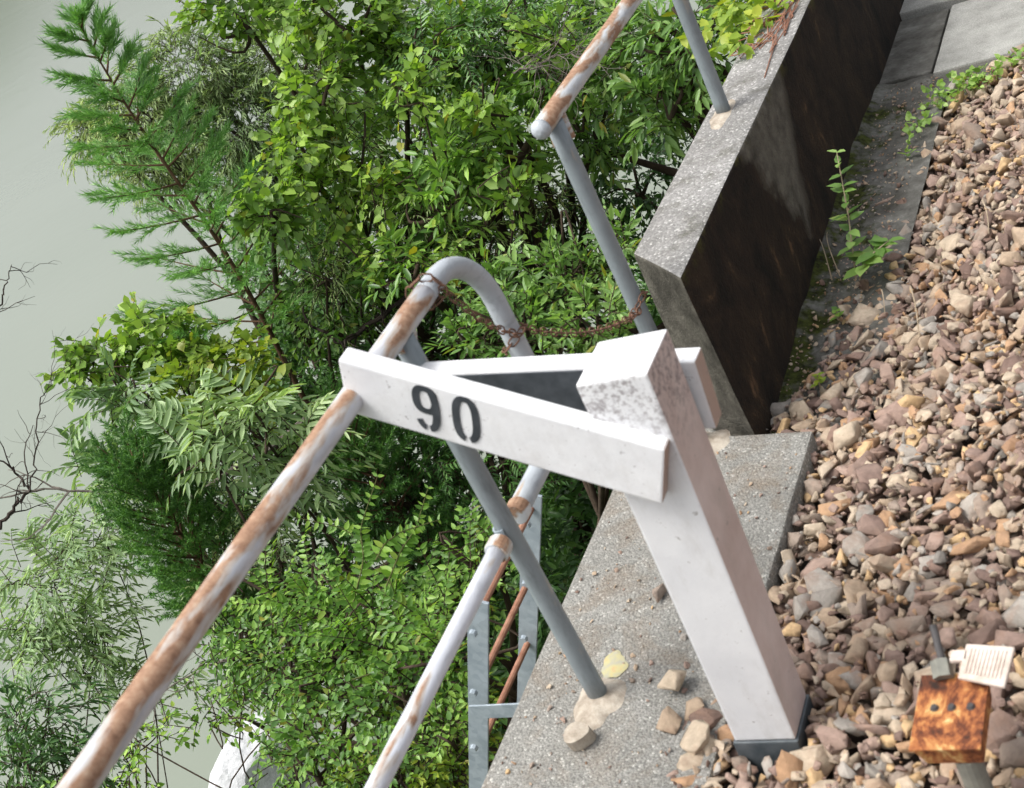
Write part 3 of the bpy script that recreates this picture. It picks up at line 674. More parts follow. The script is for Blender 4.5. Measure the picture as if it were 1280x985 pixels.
def chain(path, label):
    path = np.array(path, float); d = np.r_[0, np.cumsum(np.linalg.norm(np.diff(path, axis=0), axis=1))]
    o = thing('rusty_chain', path[0], label, 'chain', 'rusty chains on the railing')
    n = int(d[-1]/0.022)
    for k in range(n):
        s_ = (k+0.5)*d[-1]/n
        p_ = np.array([np.interp(s_, d, path[:, i_]) for i_ in range(3)]); p2 = np.array([np.interp(min(s_+0.01, d[-1]), d, path[:, i_]) for i_ in range(3)])
        p1 = np.array([np.interp(max(s_-0.01, 0), d, path[:, i_]) for i_ in range(3)])
        t = Vector(norm(p2 - p1)); e = bpy.data.objects.new('link', LM); link(e, o)
        e.location = Vector(p_) - Vector(path[0]); qq = t.to_track_quat('X', 'Z'); 
        e.rotation_mode = 'QUATERNION'; e.rotation_quaternion = qq @ Matrix.Rotation(math.radians(90 if k % 2 else 8), 3, 'X').to_quaternion()
    return o
def wrap(y, z, R, axis, tilt, n=20, a0=0, a1=360):
    out = []
    for a_ in np.radians(np.linspace(a0, a1, n)):
        if axis == 'y': out.append((XR + R*math.cos(a_), y + tilt*math.cos(a_), z + R*math.sin(a_)))
        else: out.append((XR + R*math.cos(a_), y + R*math.sin(a_), z + tilt*math.cos(a_)))
    return out
chain(wrap(2.085, ZT, 0.030, 'y', 0.012), 'rusty chain loop wound round the top rail where the end loop begins')
def sag(p0, p1, s_, n=20):
    p0 = np.array(p0); p1 = np.array(p1); return [tuple(p0 + (p1-p0)*t - np.array([0, 0, s_*4*t*(1-t)])) for t in np.linspace(0, 1, n)]
chain(sag((XR+.028, 2.10, ZT-.01), (XR+.027, 2.275, ZT-.235), 0.03, 12), 'rusty chain hanging inside the rounded end loop')
chain(wrap(2.285, ZT-0.25, 0.030, 'z', 0.02), 'rusty chain loop wound round the upright of the end loop')
chain(sag((XR+.02, 2.31, ZT-.245), (XR+.02, 2.815, ZT-.535), 0.035, 30), 'rusty chain sagging across the gap from the end loop to the far railing post')
chain(wrap(2.845, ZT-0.54, 0.030, 'z', 0.03), 'rusty chain loop wound round the far railing post')

# ------------------------------------------------------------------ ladder
lx0, lz0 = -1.86, -1.878; sdir = np.array([-0.447, 0, -0.894])
la = thing('galvanised_ladder', (lx0, 2.36, lz0), 'galvanised ladder with rusty rungs sloping down the bank outside the ledge', 'ladder')
def stile(y):
    n_ = np.array([0.894, 0, -0.447]); top = np.array([lx0, y, lz0]); bot = top + sdir*5.2
    a_, b_ = np.array([0, 0.004, 0]), n_*0.027
    # flat bar: thin along y, wide along the ladder's normal -- seen on its broad side, so also a flange
    c_ = [bot-b_-a_, bot+b_-a_, bot+b_+a_, bot-b_+a_, top-b_-a_, top+b_-a_, top+b_+a_, top-b_+a_]
    fl = [bot-b_+[0, -.022, 0], bot-b_+n_*.005+[0, -.022, 0], bot-b_+n_*.005+[0, .022, 0], bot-b_+[0, .022, 0]]
    fu = [q_ - sdir*5.2 for q_ in fl]
    return hexa(c_, 0.001)
for y in (2.163, 2.555): mesh_obj('stile', *stile(y), M['galv'], la)
for k in range(17):
    p_ = np.array([lx0, 0, lz0]) + sdir*(0.05 + 0.262*k)
    mesh_obj('rung', *tube([(p_[0], 2.165, p_[2]), (p_[0], 2.553, p_[2])], 0.009, 10), M['rod'], la)
for y in (2.14, 2.533):
    for s_ in (0.08, 0.30, 0.52):
        p_ = np.array([lx0, y-.008, lz0]) + sdir*s_
        mesh_obj('bolt', *tube([p_, p_ + [0, -0.012, 0]], [0.011, 0.009], 8), M['galv'], la)
    if y > 2.3: continue
    p_ = np.array([lx0, y, lz0]) + sdir*0.36
    mesh_obj('wall_bracket', *box(p_[0], -1.74, y-0.024, y-0.019, p_[2]-0.025, p_[2]+0.02, 0.001), M['galv'], la)

# ------------------------------------------------------------------ steel box and cream plate by the track
bc = np.array([-0.625, 1.60, -1.70])
sb = thing('steel_terminal_box', (bc[0], bc[1]-0.03, -2.05), 'small rusty orange steel box on a grey stake standing in the ballast', 'steel box')
x0, x1, y0, y1 = -0.690, -0.585, 1.515, 1.668
bx_ = hexa([(x0+.012, y0+.01, -1.745), (x1-.004, y0+.01, -1.745), (x1-.004, y1-.01, -1.745), (x0+.012, y1-.01, -1.745), (x0, y0, -1.702), (x1, y0, -1.702), (x1, y1, -1.702), (x0, y1, -1.702)], 0.004)
mesh_obj('box_body', *bx_, M['boxrust'], sb)
mesh_obj('lid', *box(x0-.003, x1+.003, y0-.003, y1+.003, -1.7015, -1.697, 0.0015), M['boxrust'], sb)
mesh_obj('stake', *tube(lin((-0.62, 1.545, -2.15), (-0.62, 1.545, -1.747), 6), 0.021, 16), M['dull'], sb)
for dx in (0.028, 0.055, 0.085):
    mesh_obj('screw', *tube([(x0+dx, y0+.082, -1.697), (x0+dx, y0+.082, -1.692)], [0.0075, 0.005], 10), M['darksteel'], sb)
mesh_obj('bolt_rod', *tube([(-0.655, 1.672, -1.712), (-0.668, 1.735, -1.648)], 0.0065, 10), M['darksteel'], sb)
mesh_obj('hex_nut', *tube([(-0.652, 1.655, -1.690), (-0.657, 1.68, -1.676)], [0.017, 0.017], 6), M['dull'], sb)
pl = thing('ribbed_clip_plate', (-0.585, 1.64, -1.69), 'cream ribbed plate with a small tab clipped on top of the rusty steel box', 'plate')
P0 = np.array([onz(1209, 808, -1.675), onz(1270, 812, -1.675), onz(1257, 862, -1.675), onz(1198, 850, -1.675)])
mesh_obj('plate', *hexa([P0[3], P0[2], P0[1], P0[0]] + [q_ + [0, 0, 0.007] for q_ in (P0[3], P0[2], P0[1], P0[0])], 0.003), M['cream'], pl)
for k in range(10):
    t = 0.14 + 0.72*k/9; a_ = P0[0] + (P0[1]-P0[0])*t; b_ = P0[3] + (P0[2]-P0[3])*t; a2, b2 = a_ + (b_-a_)*0.14, a_ + (b_-a_)*0.86
    mesh_obj('rib', *tube([a2 + [0, 0, .0075], b2 + [0, 0, .0075]], 0.0018, 6), M['cream'], pl)
a_ = onz(1206, 822, -1.675)
mesh_obj('tab', *box(a_[0]-.022, a_[0]+.006, a_[1]-.012, a_[1]+.012, -1.675, -1.668, 0.002), M['cream'], pl)

# ------------------------------------------------------------------ foliage generator
def leaf_template(kind):
    if kind == 'lance': W_ = [(0.22, 0.72), (0.60, 0.80)]
    elif kind == 'ovate': W_ = [(0.18, 0.95), (0.55, 0.95)]
    elif kind == 'heart': W_ = [(0.10, 1.0), (0.50, 1.0)]
    else: W_ = [(0.3, 0.9), (0.65, 0.7)]
    (t1, w1), (t2, w2) = W_
    def cz(t): return -0.16*t*t
    V = np.array([(0, 0, 0), (t1, w1*.5, .03+cz(t1)), (t1, -w1*.5, .03+cz(t1)), (t1, 0, cz(t1)-.05), (t2, w2*.5, .03+cz(t2)), (t2, -w2*.5, .03+cz(t2)), (t2, 0, cz(t2)-.05), (1, 0, cz(1))])
    if kind == 'heart': V[1, 0] = -0.02; V[2, 0] = -0.02
    Fc = np.array([(0, 3, 1), (0, 2, 3), (3, 6, 4), (3, 4, 1), (3, 2, 5), (3, 5, 6), (6, 7, 4), (6, 5, 7)])
    return V, Fc
LT = {k: leaf_template(k) for k in ('lance', 'ovate', 'heart', 'willow')}
NT = (np.array([(0, .5, 0), (0, -.5, 0), (1, 0, 0)]), np.array([(0, 1, 2)]))
def place_leaves(tm, pos, ax, up, L, Wd):
    V, Fc = tm; ax = norm(ax); side = norm(np.cross(up, ax)); nz = np.cross(ax, side)
    n = len(pos)
    out = pos[:, None, :] + (V[None, :, 0, None]*L[:, None, None])*ax[:, None, :] + (V[None, :, 1, None]*Wd[:, None, None])*side[:, None, :] + (V[None, :, 2, None]*L[:, None, None])*nz[:, None, :]
    f = Fc[None] + (np.arange(n)*len(V))[:, None, None]
    return out.reshape(-1, 3), f.reshape(-1, 3)
def sprays(r, org, dr, n, L, lw, ll, ang=50, kind='lance', paired=False, droop=0.3, jit=0.35, flat=False):
    """n leaves along each twig; returns leaves and thin twig blades"""
    S = len(org); dr = norm(dr); up0 = np.tile([0., 0, 1], (S, 1)) + r.normal(0, .25, (S, 3))
    sd_ = norm(np.cross(dr, up0)); upv = np.cross(sd_, dr)
    Ls = L*r.uniform(.7, 1.25, S)
    P = []; A_ = []; U_ = []; LL = []
    for k in range(n):
        t = (k + 0.6)/n if not paired else ((k//2) + 0.8)/(n/2)
        sg = 1 if k % 2 else -1
        pos = org + dr*(Ls*t)[:, None] - np.array([0, 0, 1])*(droop*Ls*t*t)[:, None]
        d2 = norm(dr - np.array([0, 0, 1])*(2*droop*t))
        an = np.radians(ang*(1 - 0.35*t) + r.normal(0, 9, S))
        if k == n-1: an = an*0.1
        if flat: lat = sd_*sg
        else:
            roll = r.uniform(-1, 1, S)*1.2; lat = norm(sd_*sg*np.cos(roll)[:, None] + upv*np.sin(roll)[:, None])
        ax = d2*np.cos(an)[:, None] + lat*np.sin(an)[:, None] + r.normal(0, jit*.35, (S, 3)) - np.array([0, 0, .18])
        P.append(pos); A_.append(ax); U_.append(upv + r.normal(0, jit, (S, 3)) + np.array([0, 0, .4])); LL.append(ll*r.uniform(.5, 1.25, S)*(1 - 0.25*abs(2*t - 0.9)))
    P, A_, U_, LL = map(np.concatenate, (P, A_, U_, LL))
    V, Fc = place_leaves(LT[kind], P, A_, U_, LL, LL*lw)
    # twig: 3 segment triangular prism
    tp = [org + dr*(Ls*t)[:, None] - np.array([0, 0, 1])*(droop*Ls*t*t)[:, None] for t in (0, .5, 1)]
    wv = []; rr = (0.003, 0.0022, 0.001)
    for q_, p_ in enumerate(tp):
        for a_ in (0, 2.09, 4.19): wv.append(p_ + rr[q_]*(math.cos(a_)*sd_ + math.sin(a_)*upv))
    wv = np.stack(wv, 1)
    f = []
    for q_ in (0, 3):
        for a_ in range(3):
            b_ = (a_+1) % 3; f.append((q_+a_, q_+b_, q_+3+b_, q_+3+a_))
    f = np.array(f)[None] + (np.arange(S)*9)[:, None, None]
    return (V, Fc), (wv.reshape(-1, 3), f.reshape(-1, 4))
def cat_mesh(L_):
    VV = []; FF = []; n = 0
    for v, f in L_:
        v = np.asarray(v, float); VV.append(v); FF.append(np.asarray(f) + n); n += len(v)
    return np.concatenate(VV), np.concatenate(FF)
def curve(a_, b_, bend, n=8, r=None):
    a_ = np.asarray(a_, float); b_ = np.asarray(b_, float); return [a_ + (b_-a_)*t + np.asarray(bend)*math.sin(math.pi*t) for t in np.linspace(0, 1, n)]

CAMP = np.zeros(3)
def plant(name, label, cat, group, blobs, mat, spec, seed, base=None, barkm='bark', trunk_r=0.05, dens=1.0, fill=True, limbs=True):
    """blobs: (px, py, dist, rx_px, ry_px[, depth_m]) measured on the photograph, turned into ellipsoids at their real distance"""
    r = np.random.default_rng(seed); C_ = []
    for b in blobs:
        c_ = at(b[0], b[1], b[2]); k = b[2]/F; C_.append((c_, b[3]*k, b[4]*k, b[5] if len(b) > 5 else 0.5*(b[3]+b[4])*k))
    cen = np.mean([c_[0] for c_ in C_], axis=0)
    if base is None:
        bx, by = cen[0] + 0.10*abs(cen[0]), cen[1]
        bx = min(bx, -2.0)
    else: bx, by = base
    bz = float(zt(bx, by)) - 0.1; bz = max(bz, WATER - 0.6)
    root = thing(name, (bx, by, bz), label, cat, group)
    right = AX[:, 0]; down = AX[:, 1]; fwd = AX[:, 2]
    lv = []; tw = []; wood = []
    for (c_, rx, ry, rz) in C_:
        area = 4*math.pi*((rx*ry + rx*rz + ry*rz)/3)
        S = int(area*spec['per_m2']*dens*1.45) + 8
        d = norm(r.normal(size=(S, 3))); sh = r.uniform(0.35, 1.0, S)**0.5
        lump = 1 + 0.22*np.sin(d[:, 0]*5 + seed) * np.sin(d[:, 1]*6 + 1.3*seed) + 0.15*np.sin(d[:, 2]*9 + seed*.7)
        off = (d[:, :1]*rx*right + d[:, 1:2]*ry*down + d[:, 2:3]*rz*fwd)*(sh*lump)[:, None]
        org = c_ + off
        dr = norm(off)*spec.get('out', .8) + np.array([0, 0, spec.get('rise', .3)]) + r.normal(0, .35, (S, 3))
        l_, t_ = sprays(r, org - norm(dr)*spec['L']*.4, dr, spec['n'], spec['L'], spec['lw'], spec['ll'], spec.get('ang', 50), spec['kind'], spec.get('paired', False), spec.get('droop', .3), spec.get('jit', .35), spec.get('flat', False))
        lv.append(l_); tw.append(t_)
        if limbs:
            for q_ in range(3):                                 # limbs forking through the blob
                e = c_ + (r.normal(0, .5)*rx*right + r.normal(0, .5)*ry*down + r.normal(0, .3)*rz*fwd)
                wood.append(tube(curve(c_ - [0, 0, rz*.5], e, r.normal(0, .08, 3), 6), np.linspace(max(.0035, trunk_r*.28), .003, 6), 5, False))
    fork = cen*0.25 + np.array([bx, by, bz])*0.75
    fork = np.array([bx, by, bz + max(0.3, (cen[2]-bz)*0.45)])
    wood.append(tube(curve((bx, by, bz), fork, r.normal(0, .15, 3), 8), np.linspace(trunk_r, trunk_r*.75, 8), 8, False))
    for (c_, rx, ry, rz) in C_:
        wood.append(tube(curve(fork, c_ - [0, 0, rz*.4], r.normal(0, .22, 3), 9), np.linspace(trunk_r*.65, max(.0035, trunk_r*.25), 9), 6, False))
    V, Fc = cat_mesh([(v_, np.array(f_)) for v_, f_ in wood] + tw); mesh_obj('trunk', V, Fc, M[barkm], root, smooth=True)
    V, Fc = cat_mesh(lv); cr = mesh_obj('crown', V, Fc, M[mat], root)
    return root
SP = dict(
 vine=dict(per_m2=95, n=6, L=.20, lw=.80, ll=.064, ang=62, kind='heart', droop=.25, out=.8, rise=.1, jit=.45),
 broad=dict(per_m2=58, n=9, L=.24, lw=.36, ll=.108, ang=52, kind='lance', droop=.3, rise=.35, jit=.35),
 small=dict(per_m2=85, n=9, L=.19, lw=.5, ll=.056, ang=58, kind='ovate', droop=.25, rise=.2, jit=.4),
 shrub=dict(per_m2=150, n=8, L=.11, lw=.36, ll=.058, ang=50, kind='lance', droop=.1, rise=.6, jit=.3),
 pinn=dict(per_m2=34, n=16, L=.36, lw=.27, ll=.105, ang=62, kind='lance', paired=True, droop=.35, flat=True, rise=.15, jit=.12),
 pinns=dict(per_m2=60, n=16, L=.24, lw=.32, ll=.055, ang=66, kind='lance', paired=True, droop=.3, flat=True, rise=.2, jit=.15),
 willow=dict(per_m2=110, n=10, L=.26, lw=.20, ll=.070, ang=35, kind='willow', droop=.45, rise=.2, jit=.4),
 fern=dict(per_m2=70, n=18, L=.30, lw=.42, ll=.042, ang=70, kind='ovate', paired=True, droop=.25, flat=True, rise=.5, jit=.18),
)
G1 = 'trees and shrubs on the river bank'
plant('willow_tree', 'pale grey green fine leaved willow behind the top of the tall conifer', 'tree', G1,
      [(235, 90, 11, 70, 55), (170, 150, 11, 60, 50), (300, 150, 11, 80, 70), (120, 160, 11, 40, 35), (360, 70, 11, 70, 70), (330, 230, 11, 60, 60), (200, 210, 11.5, 50, 40)], 'L_willow', SP['willow'], 31, base=(-7.4, 8.0), trunk_r=.06, dens=1.5)
plant('climbing_vine', 'bright broad leaved vine draped over the trees right of the pale willow', 'vine', G1,
      [(430, 20, 8.2, 90, 50), (300, 15, 8.5, 70, 28), (390, 110, 8, 55, 60), (375, 190, 7.9, 42, 50), (335, 265, 7.6, 42, 42), (420, 240, 7.9, 40, 50), (500, 60, 8.2, 60, 50)], 'L_vine', SP['vine'], 32, base=(-6.0, 7.6))
plant('broadleaf_tree', 'dark green broad leaved tree filling the middle, left of the railing gap', 'tree', G1,
      [(520, 180, 8.6, 100, 90), (480, 300, 8.2, 90, 80), (420, 380, 8.3, 80, 60), (560, 270, 8.4, 70, 60), (640, 190, 8.6, 60, 55)], 'L_broad', SP['small'], 33, base=(-5.0, 6.9), trunk_r=.08, dens=.95)
plant('leafy_tree', 'mid green tree with long narrow leaves hanging over the rusty rail end', 'tree', G1,
      [(600, 60, 8, 90, 60), (690, 90, 7.8, 70, 60), (600, 180, 7.6, 60, 50), (560, 240, 7.5, 50, 45), (510, 330, 7.5, 50, 40)], 'L_broad', SP['broad'], 34, base=(-4.6, 7.0), trunk_r=.07, dens=.8)
plant('feathery_tree', 'feathery blue green tree with fine compound leaves at the top centre', 'tree', G1,
      [(560, 60, 7.8, 55, 50), (640, 30, 7.9, 50, 40), (720, 10, 8.2, 45, 30)], 'L_deep', SP['pinns'], 35, base=(-4.4, 7.4), trunk_r=.05)
plant('laurel_tree', 'glossy green long leaved tree between the rusty rail end and the parapet', 'tree', G1,
      [(800, 70, 7.6, 65, 55), (860, 40, 7.4, 60, 50), (740, 170, 8, 50, 45), (830, 130, 7.4, 45, 35), (760, 20, 8, 50, 30), (900, 20, 7.2, 50, 30)], 'L_bright', SP['broad'], 36, base=(-2.6, 6.6), trunk_r=.06, dens=.8)
plant('shaded_tree', 'deep green shaded tree low behind the far railing post', 'tree', G1,
      [(790, 220, 8.8, 70, 60), (720, 290, 9, 80, 60), (660, 330, 9, 80, 60), (870, 150, 8.5, 40, 40)], 'L_deep', SP['small'], 37, base=(-3.6, 7.4), trunk_r=.05, dens=.95)
plant('bright_shrub', 'light green shrub of pointed leaf tufts seen through and right of the end loop', 'shrub', G1,
      [(700, 350, 4.9, 60, 45), (650, 400, 4.9, 55, 45), (740, 400, 4.7, 50, 45), (610, 360, 5.1, 40, 35), (590, 420, 5.0, 40, 35), (690, 450, 4.8, 50, 40), (770, 310, 4.9, 28, 35), (740, 330, 4.9, 40, 30)], 'L_bright', SP['shrub'], 38, base=(-2.6, 3.9), trunk_r=.02, dens=.9)
plant('understorey_tree', 'dark leafed understorey tree in the gap under the middle of the white arm', 'tree', G1,
      [(560, 440, 8.5, 90, 70), (480, 480, 8.5, 80, 60), (500, 600, 8, 90, 80), (600, 560, 8, 90, 80), (440, 570, 8.2, 60, 60)], 'N_b', SP['pinns'], 39, base=(-4.6, 5.6), trunk_r=.07, dens=.9)
plant('vine_dome', 'rounded clump of broad yellow green vine leaves leaning out over the water', 'vine', G1,
      [(190, 420, 8, 48, 40), (130, 445, 8, 48, 26), (100, 462, 8, 26, 14), (225, 450, 7.9, 30, 40)], 'L_vine', SP['vine'], 40, base=(-5.4, 4.9), trunk_r=.02, dens=1.0)
plant('climbing_vine', 'yellow tinged vine tangle below the tall conifer, above the pinnate leaves', 'vine', G1,
      [(240, 490, 7.6, 50, 45), (300, 490, 7.6, 50, 40), (290, 450, 7.8, 60, 35), (215, 545, 7.7, 40, 40)], 'L_lime', dict(SP['vine'], ll=.058), 41, base=(-5.6, 4.6), trunk_r=.03, dens=.8)
plant('sumac_tree', 'pale tree with large pinnate leaves beside the upper end of the long rusty rail', 'tree', G1,
      [(320, 530, 6.4, 70, 50), (250, 550, 6.5, 55, 42), (350, 590, 6.6, 40, 40), (160, 500, 7.6, 60, 40), (150, 590, 8, 60, 40)], 'L_pale', SP['pinn'], 42, base=(-4.8, 4.5), trunk_r=.025, dens=1.0)
plant('pale_leafy_tree', 'whitish green feathery tree reaching out over the water at the left edge', 'tree', G1,
      [(60, 720, 8.6, 75, 60), (120, 660, 8.8, 60, 50), (30, 790, 8.6, 45, 40), (110, 770, 8.6, 50, 50), (90, 820, 8.6, 50, 35), (180, 850, 8.6, 40, 25)], 'L_pale', dict(SP['pinn'], ll=.085, per_m2=42), 43, base=(-7.2, 3.6), trunk_r=.010, dens=.75)
plant('arching_shrub', 'shrub of arching sprays with paired round leaves beyond the thinner middle rail', 'shrub', G1,
      [(480, 745, 5.2, 70, 42), (540, 760, 5, 55, 45), (400, 760, 5.4, 55, 42), (345, 740, 5.6, 42, 35), (590, 700, 5.0, 32, 50), (460, 790, 5.1, 70, 50), (540, 810, 4.8, 55, 55)], 'L_fern', SP['fern'], 44, base=(-3.0, 3.2), trunk_r=.03, dens=1.0)
plant('lower_shrub', 'mid green shrub crossed by the thinner middle rail at the bottom edge', 'shrub', G1,
      [(420, 850, 5.2, 70, 50), (350, 820, 5.4, 60, 50), (500, 880, 4.9, 60, 55), (400, 930, 5, 60, 50), (560, 920, 4.7, 45, 50), (470, 960, 4.7, 60, 40), (290, 800, 5.7, 40, 45)], 'L_broad', dict(SP['small'], ll=.038, per_m2=150, L=.15), 45, base=(-3.0, 2.6), trunk_r=.03, dens=1.0)
plant('moss_green_shrub', 'yellow green low shrub at the bottom edge left of the ladder', 'shrub', G1,
      [(560, 965, 4.7, 50, 35), (480, 980, 4.7, 70, 30), (590, 900, 4.9, 30, 50)], 'L_lime', dict(SP['small'], ll=.032, per_m2=180, L=.13), 46, base=(-2.7, 2.4), trunk_r=.02)
plant('waterside_shrub', 'dull green loose shrub in the bottom left corner over the water', 'shrub', G1,
      [(40, 900, 8, 60, 45), (90, 960, 7.8, 50, 40), (20, 960, 7.8, 40, 40)], 'L_deep', dict(SP['willow'], lw=.3, ll=.07), 47, base=(-7.4, 2.8), trunk_r=.008, dens=.7)
plant('thin_twig_shrub', 'thin shrub with sparse light leaves arching over the water gap below the long rail', 'shrub', G1,
      [(250, 890, 6.8, 55, 35), (170, 920, 7, 45, 35), (330, 900, 6.4, 50, 40), (300, 850, 6.5, 40, 30), (360, 960, 6.2, 60, 40), (150, 975, 6.8, 50, 30)], 'L_fern', dict(SP['small'], ll=.045, n=7), 48, base=(-4.0, 3.3), trunk_r=.006, dens=.40)
plant('background_tree', 'far dark green tree seen between the leaves beyond the end loop', 'tree', G1,
      [(430, 460, 10.5, 110, 90), (380, 330, 10, 90, 90), (620, 400, 10.5, 120, 90), (480, 720, 9, 120, 110), (560, 860, 8, 100, 90), (380, 820, 8.5, 90, 80), (300, 700, 9, 80, 90), (300, 560, 9, 100, 80), (500, 180, 10, 120, 100), (780, 100, 10, 90, 90), (620, 60, 10, 120, 70), (380, 460, 10, 80, 80)], 'L_deep', dict(SP['small'], ll=.06), 49, base=(-6.2, 7.2), trunk_r=.06, dens=1.0)

plant('climbing_vine', 'scattered light vine leaves threaded through the trees at the top centre', 'vine', G1,
      [(520, 110, 7.4, 40, 35), (600, 130, 7.3, 35, 25), (690, 40, 7.4, 40, 25), (470, 230, 7.6, 35, 35), (560, 330, 7.3, 40, 25), (640, 240, 7.3, 30, 30), (450, 320, 7.6, 35, 30)], 'L_vine', SP['vine'], 50, base=(-4.9, 6.6), trunk_r=.02, dens=.45)
plant('willow_tree', 'fine leaved yellowish willow mixed into the middle of the thicket', 'tree', G1,
      [(520, 250, 7.7, 60, 40), (600, 300, 7.8, 60, 40), (440, 190, 7.9, 40, 60), (680, 240, 8, 50, 40), (400, 330, 7.9, 40, 50)], 'L_willow', dict(SP['willow'], ll=.05), 51, base=(-5.2, 6.2), trunk_r=.03, dens=.5)
plant('pale_shrub', 'pale loose shrub hanging behind the lower half of the long rusty rail', 'shrub', G1,
      [(300, 640, 6.9, 50, 40), (340, 690, 6.6, 40, 40), (280, 740, 6.8, 40, 40), (360, 630, 6.9, 30, 30)], 'L_willow', dict(SP['pinns'], ll=.045), 52, base=(-4.0, 4.0), trunk_r=.008, dens=.5)

# individual arching stems that stand out
r_ = np.random.default_rng(77)
def arch(pts, d, L_, label, seed, mat='L_fern'):
    r = np.random.default_rng(seed); Q = np.array([at(px, py, d) for px, py in pts]); 
    t = np.linspace(0, 1, len(Q)); tt = np.linspace(0, 1, 30); Q2 = np.stack([np.interp(tt, t, Q[:, k]) for k in range(3)], 1)
    for _ in range(3): Q2[1:-1] = (Q2[:-2] + Q2[1:-1] + Q2[2:])/3
    tg = norm(np.gradient(Q2, axis=0)); side = norm(np.cross(tg, norm(-Q2))); P_ = []; A_ = []
    ks = np.linspace(4, 29, 17).astype(int)
    for k in ks:
        for sg in (-1, 1): P_.append(Q2[k]); A_.append(tg[k]*.35 + sg*side[k] + r.normal(0, .22, 3))
    P_ = np.array(P_); A_ = np.array(A_); LL = L_*r.uniform(.8, 1.15, len(P_))*np.repeat(np.linspace(1.0, .5, len(ks)), 2)
    V, Fc = place_leaves(LT['ovate'], P_, A_, norm(-P_) + r.normal(0, .45, P_.shape) + [0, 0, .5], LL, LL*.46)
    o = thing('arching_spray', Q2[0], label, 'leafy stem', 'arching leafy stems')
    mesh_obj('leaves', V, Fc, M[mat], o); mesh_obj('stem', *tube(Q2, np.linspace(.0032, .0012, 30), 6), M['stemgreen'], o)
arch([(440, 760), (455, 700), (450, 660), (472, 595)], 5.1, .05, 'upright arching leafy stem, nearest the long rusty rail and tallest', 1)
arch([(500, 770), (480, 700), (430, 660), (375, 648)], 5.15, .055, 'leafy stem arching left until it nearly touches the long rusty rail', 2)
arch([(480, 740), (500, 690), (520, 660), (535, 610)], 5.05, .05, 'upright leafy stem just left of the grey railing post', 3)
arch([(470, 700), (480, 680), (500, 665), (548, 650)], 5.0, .042, 'short leafy stem lying to the right, its tip at the railing post', 4)
arch([(440, 850), (470, 840), (500, 845), (540, 862)], 4.9, .042, 'pale leafy stem lying across the shrub left of the middle rail', 5)

# ------------------------------------------------------------------ conifers
def conifer(name, label, top, dist_top, dist_base, h_vis, rmax, mat, seed, nb=90, needle=.05, nw=.0042, nn=44, sh_n=12, rise=.45, tr=.035, taper_top=.12, ahead=.95, spread=.62):
    r = np.random.default_rng(seed); T = at(top[0], top[1], dist_top); z0 = float(zt(T[0], T[1])) - .1
    root = thing(name, (T[0], T[1], z0), label, 'tree', G1)
    H = T[2] - z0
    def tp(s_): return T - np.array([0.02*math.sin(s_*3), 0.02*math.cos(s_*2), s_])     # s below the top
    tr_pts = [tp(s_) for s_ in np.linspace(0, H, 24)]
    wood = [tube(tr_pts, np.linspace(.004, tr, 24), 8, False)]
    S0 = []; S1 = []
    for k in range(nb):
        s_ = 0.04 + (h_vis-0.04)*(k/nb)**1.0 + r.uniform(-.02, .02)
        Lb = (taper_top + (rmax - taper_top)*min(1, s_/h_vis)**0.75)*r.uniform(.75, 1.15); a_ = k*2.399 + r.normal(0, .3)
        d = norm([math.cos(a_), math.sin(a_), rise + .5*max(0, 1 - s_/0.8)]); b0 = tp(s_)
        pts = [b0 + d*Lb*t + np.array([0, 0, 0.10*Lb*(t*t)]) for t in np.linspace(0, 1, 8)]
        wood.append(tube(pts, np.linspace(.007, .002, 8), 5, False))
        pa = np.array(pts)
        for q_ in range(sh_n):
            t = 0.22 + 0.78*(q_ + r.uniform(0, .6))/sh_n; p_ = np.array([np.interp(t, np.linspace(0, 1, 8), pa[:, c_]) for c_ in range(3)])
            sdv = norm(np.cross(d, [0, 0, 1]))*(1 if q_ % 2 else -1); dd = norm(d*1.0 + sdv*r.uniform(.4, 1.0) + [0, 0, r.uniform(-.15, .45)] + r.normal(0, .15, 3))
            ls = (.10 + .22*Lb*(1-t*.6))*r.uniform(.7, 1.2); S0.append(p_); S1.append(p_ + dd*ls)
        S0.append(pts[5]); S1.append(pts[7] + d*.03)
    for q_ in range(6): S0.append(tp(.05*q_)); S1.append(tp(.05*q_-.07))
    S0 = np.array(S0); S1 = np.array(S1); n = len(S0); d = norm(S1 - S0)
    u = norm(np.cross(d, r.normal(size=(n, 3)))); v = np.cross(d, u); P_ = []; A_ = []
    for k in range(nn):
        t = (k + r.uniform(0, 1, n))/nn; a_ = r.uniform(0, 6.283, n)
        P_.append(S0 + (S1-S0)*t[:, None]); A_.append(d*ahead + (np.cos(a_)[:, None]*u + np.sin(a_)[:, None]*v)*spread + [0, 0, .12])
    P_ = np.concatenate(P_); A_ = np.concatenate(A_); LL = needle*r.uniform(.6, 1.15, len(P_))
    V, Fc = place_leaves(NT, P_, A_, r.normal(size=P_.shape), LL, np.full(len(P_), nw))
    mesh_obj('crown', V, Fc, M[mat], root); mesh_obj('trunk', *merge(wood), M['barkred'], root, smooth=True)
    return root
conifer('conifer_tree', 'tall soft needled conifer with a bare reddish stem, its tip nearest the top left corner', (100, 25), 8.0, 8, 2.1, .72, 'N_a', 61, nb=50, needle=.060, nw=.0050, nn=48, sh_n=11, rise=.30, taper_top=.06)
conifer('conifer_tree', 'dense dark green conifer left of the long rusty rail, below the pinnate leaves', (170, 575), 6.7, 7, 1.15, .40, 'N_b', 62, nb=75, needle=.030, nw=.0055, nn=60, sh_n=10, rise=.75, taper_top=.20, tr=.02, ahead=.6, spread=.8)
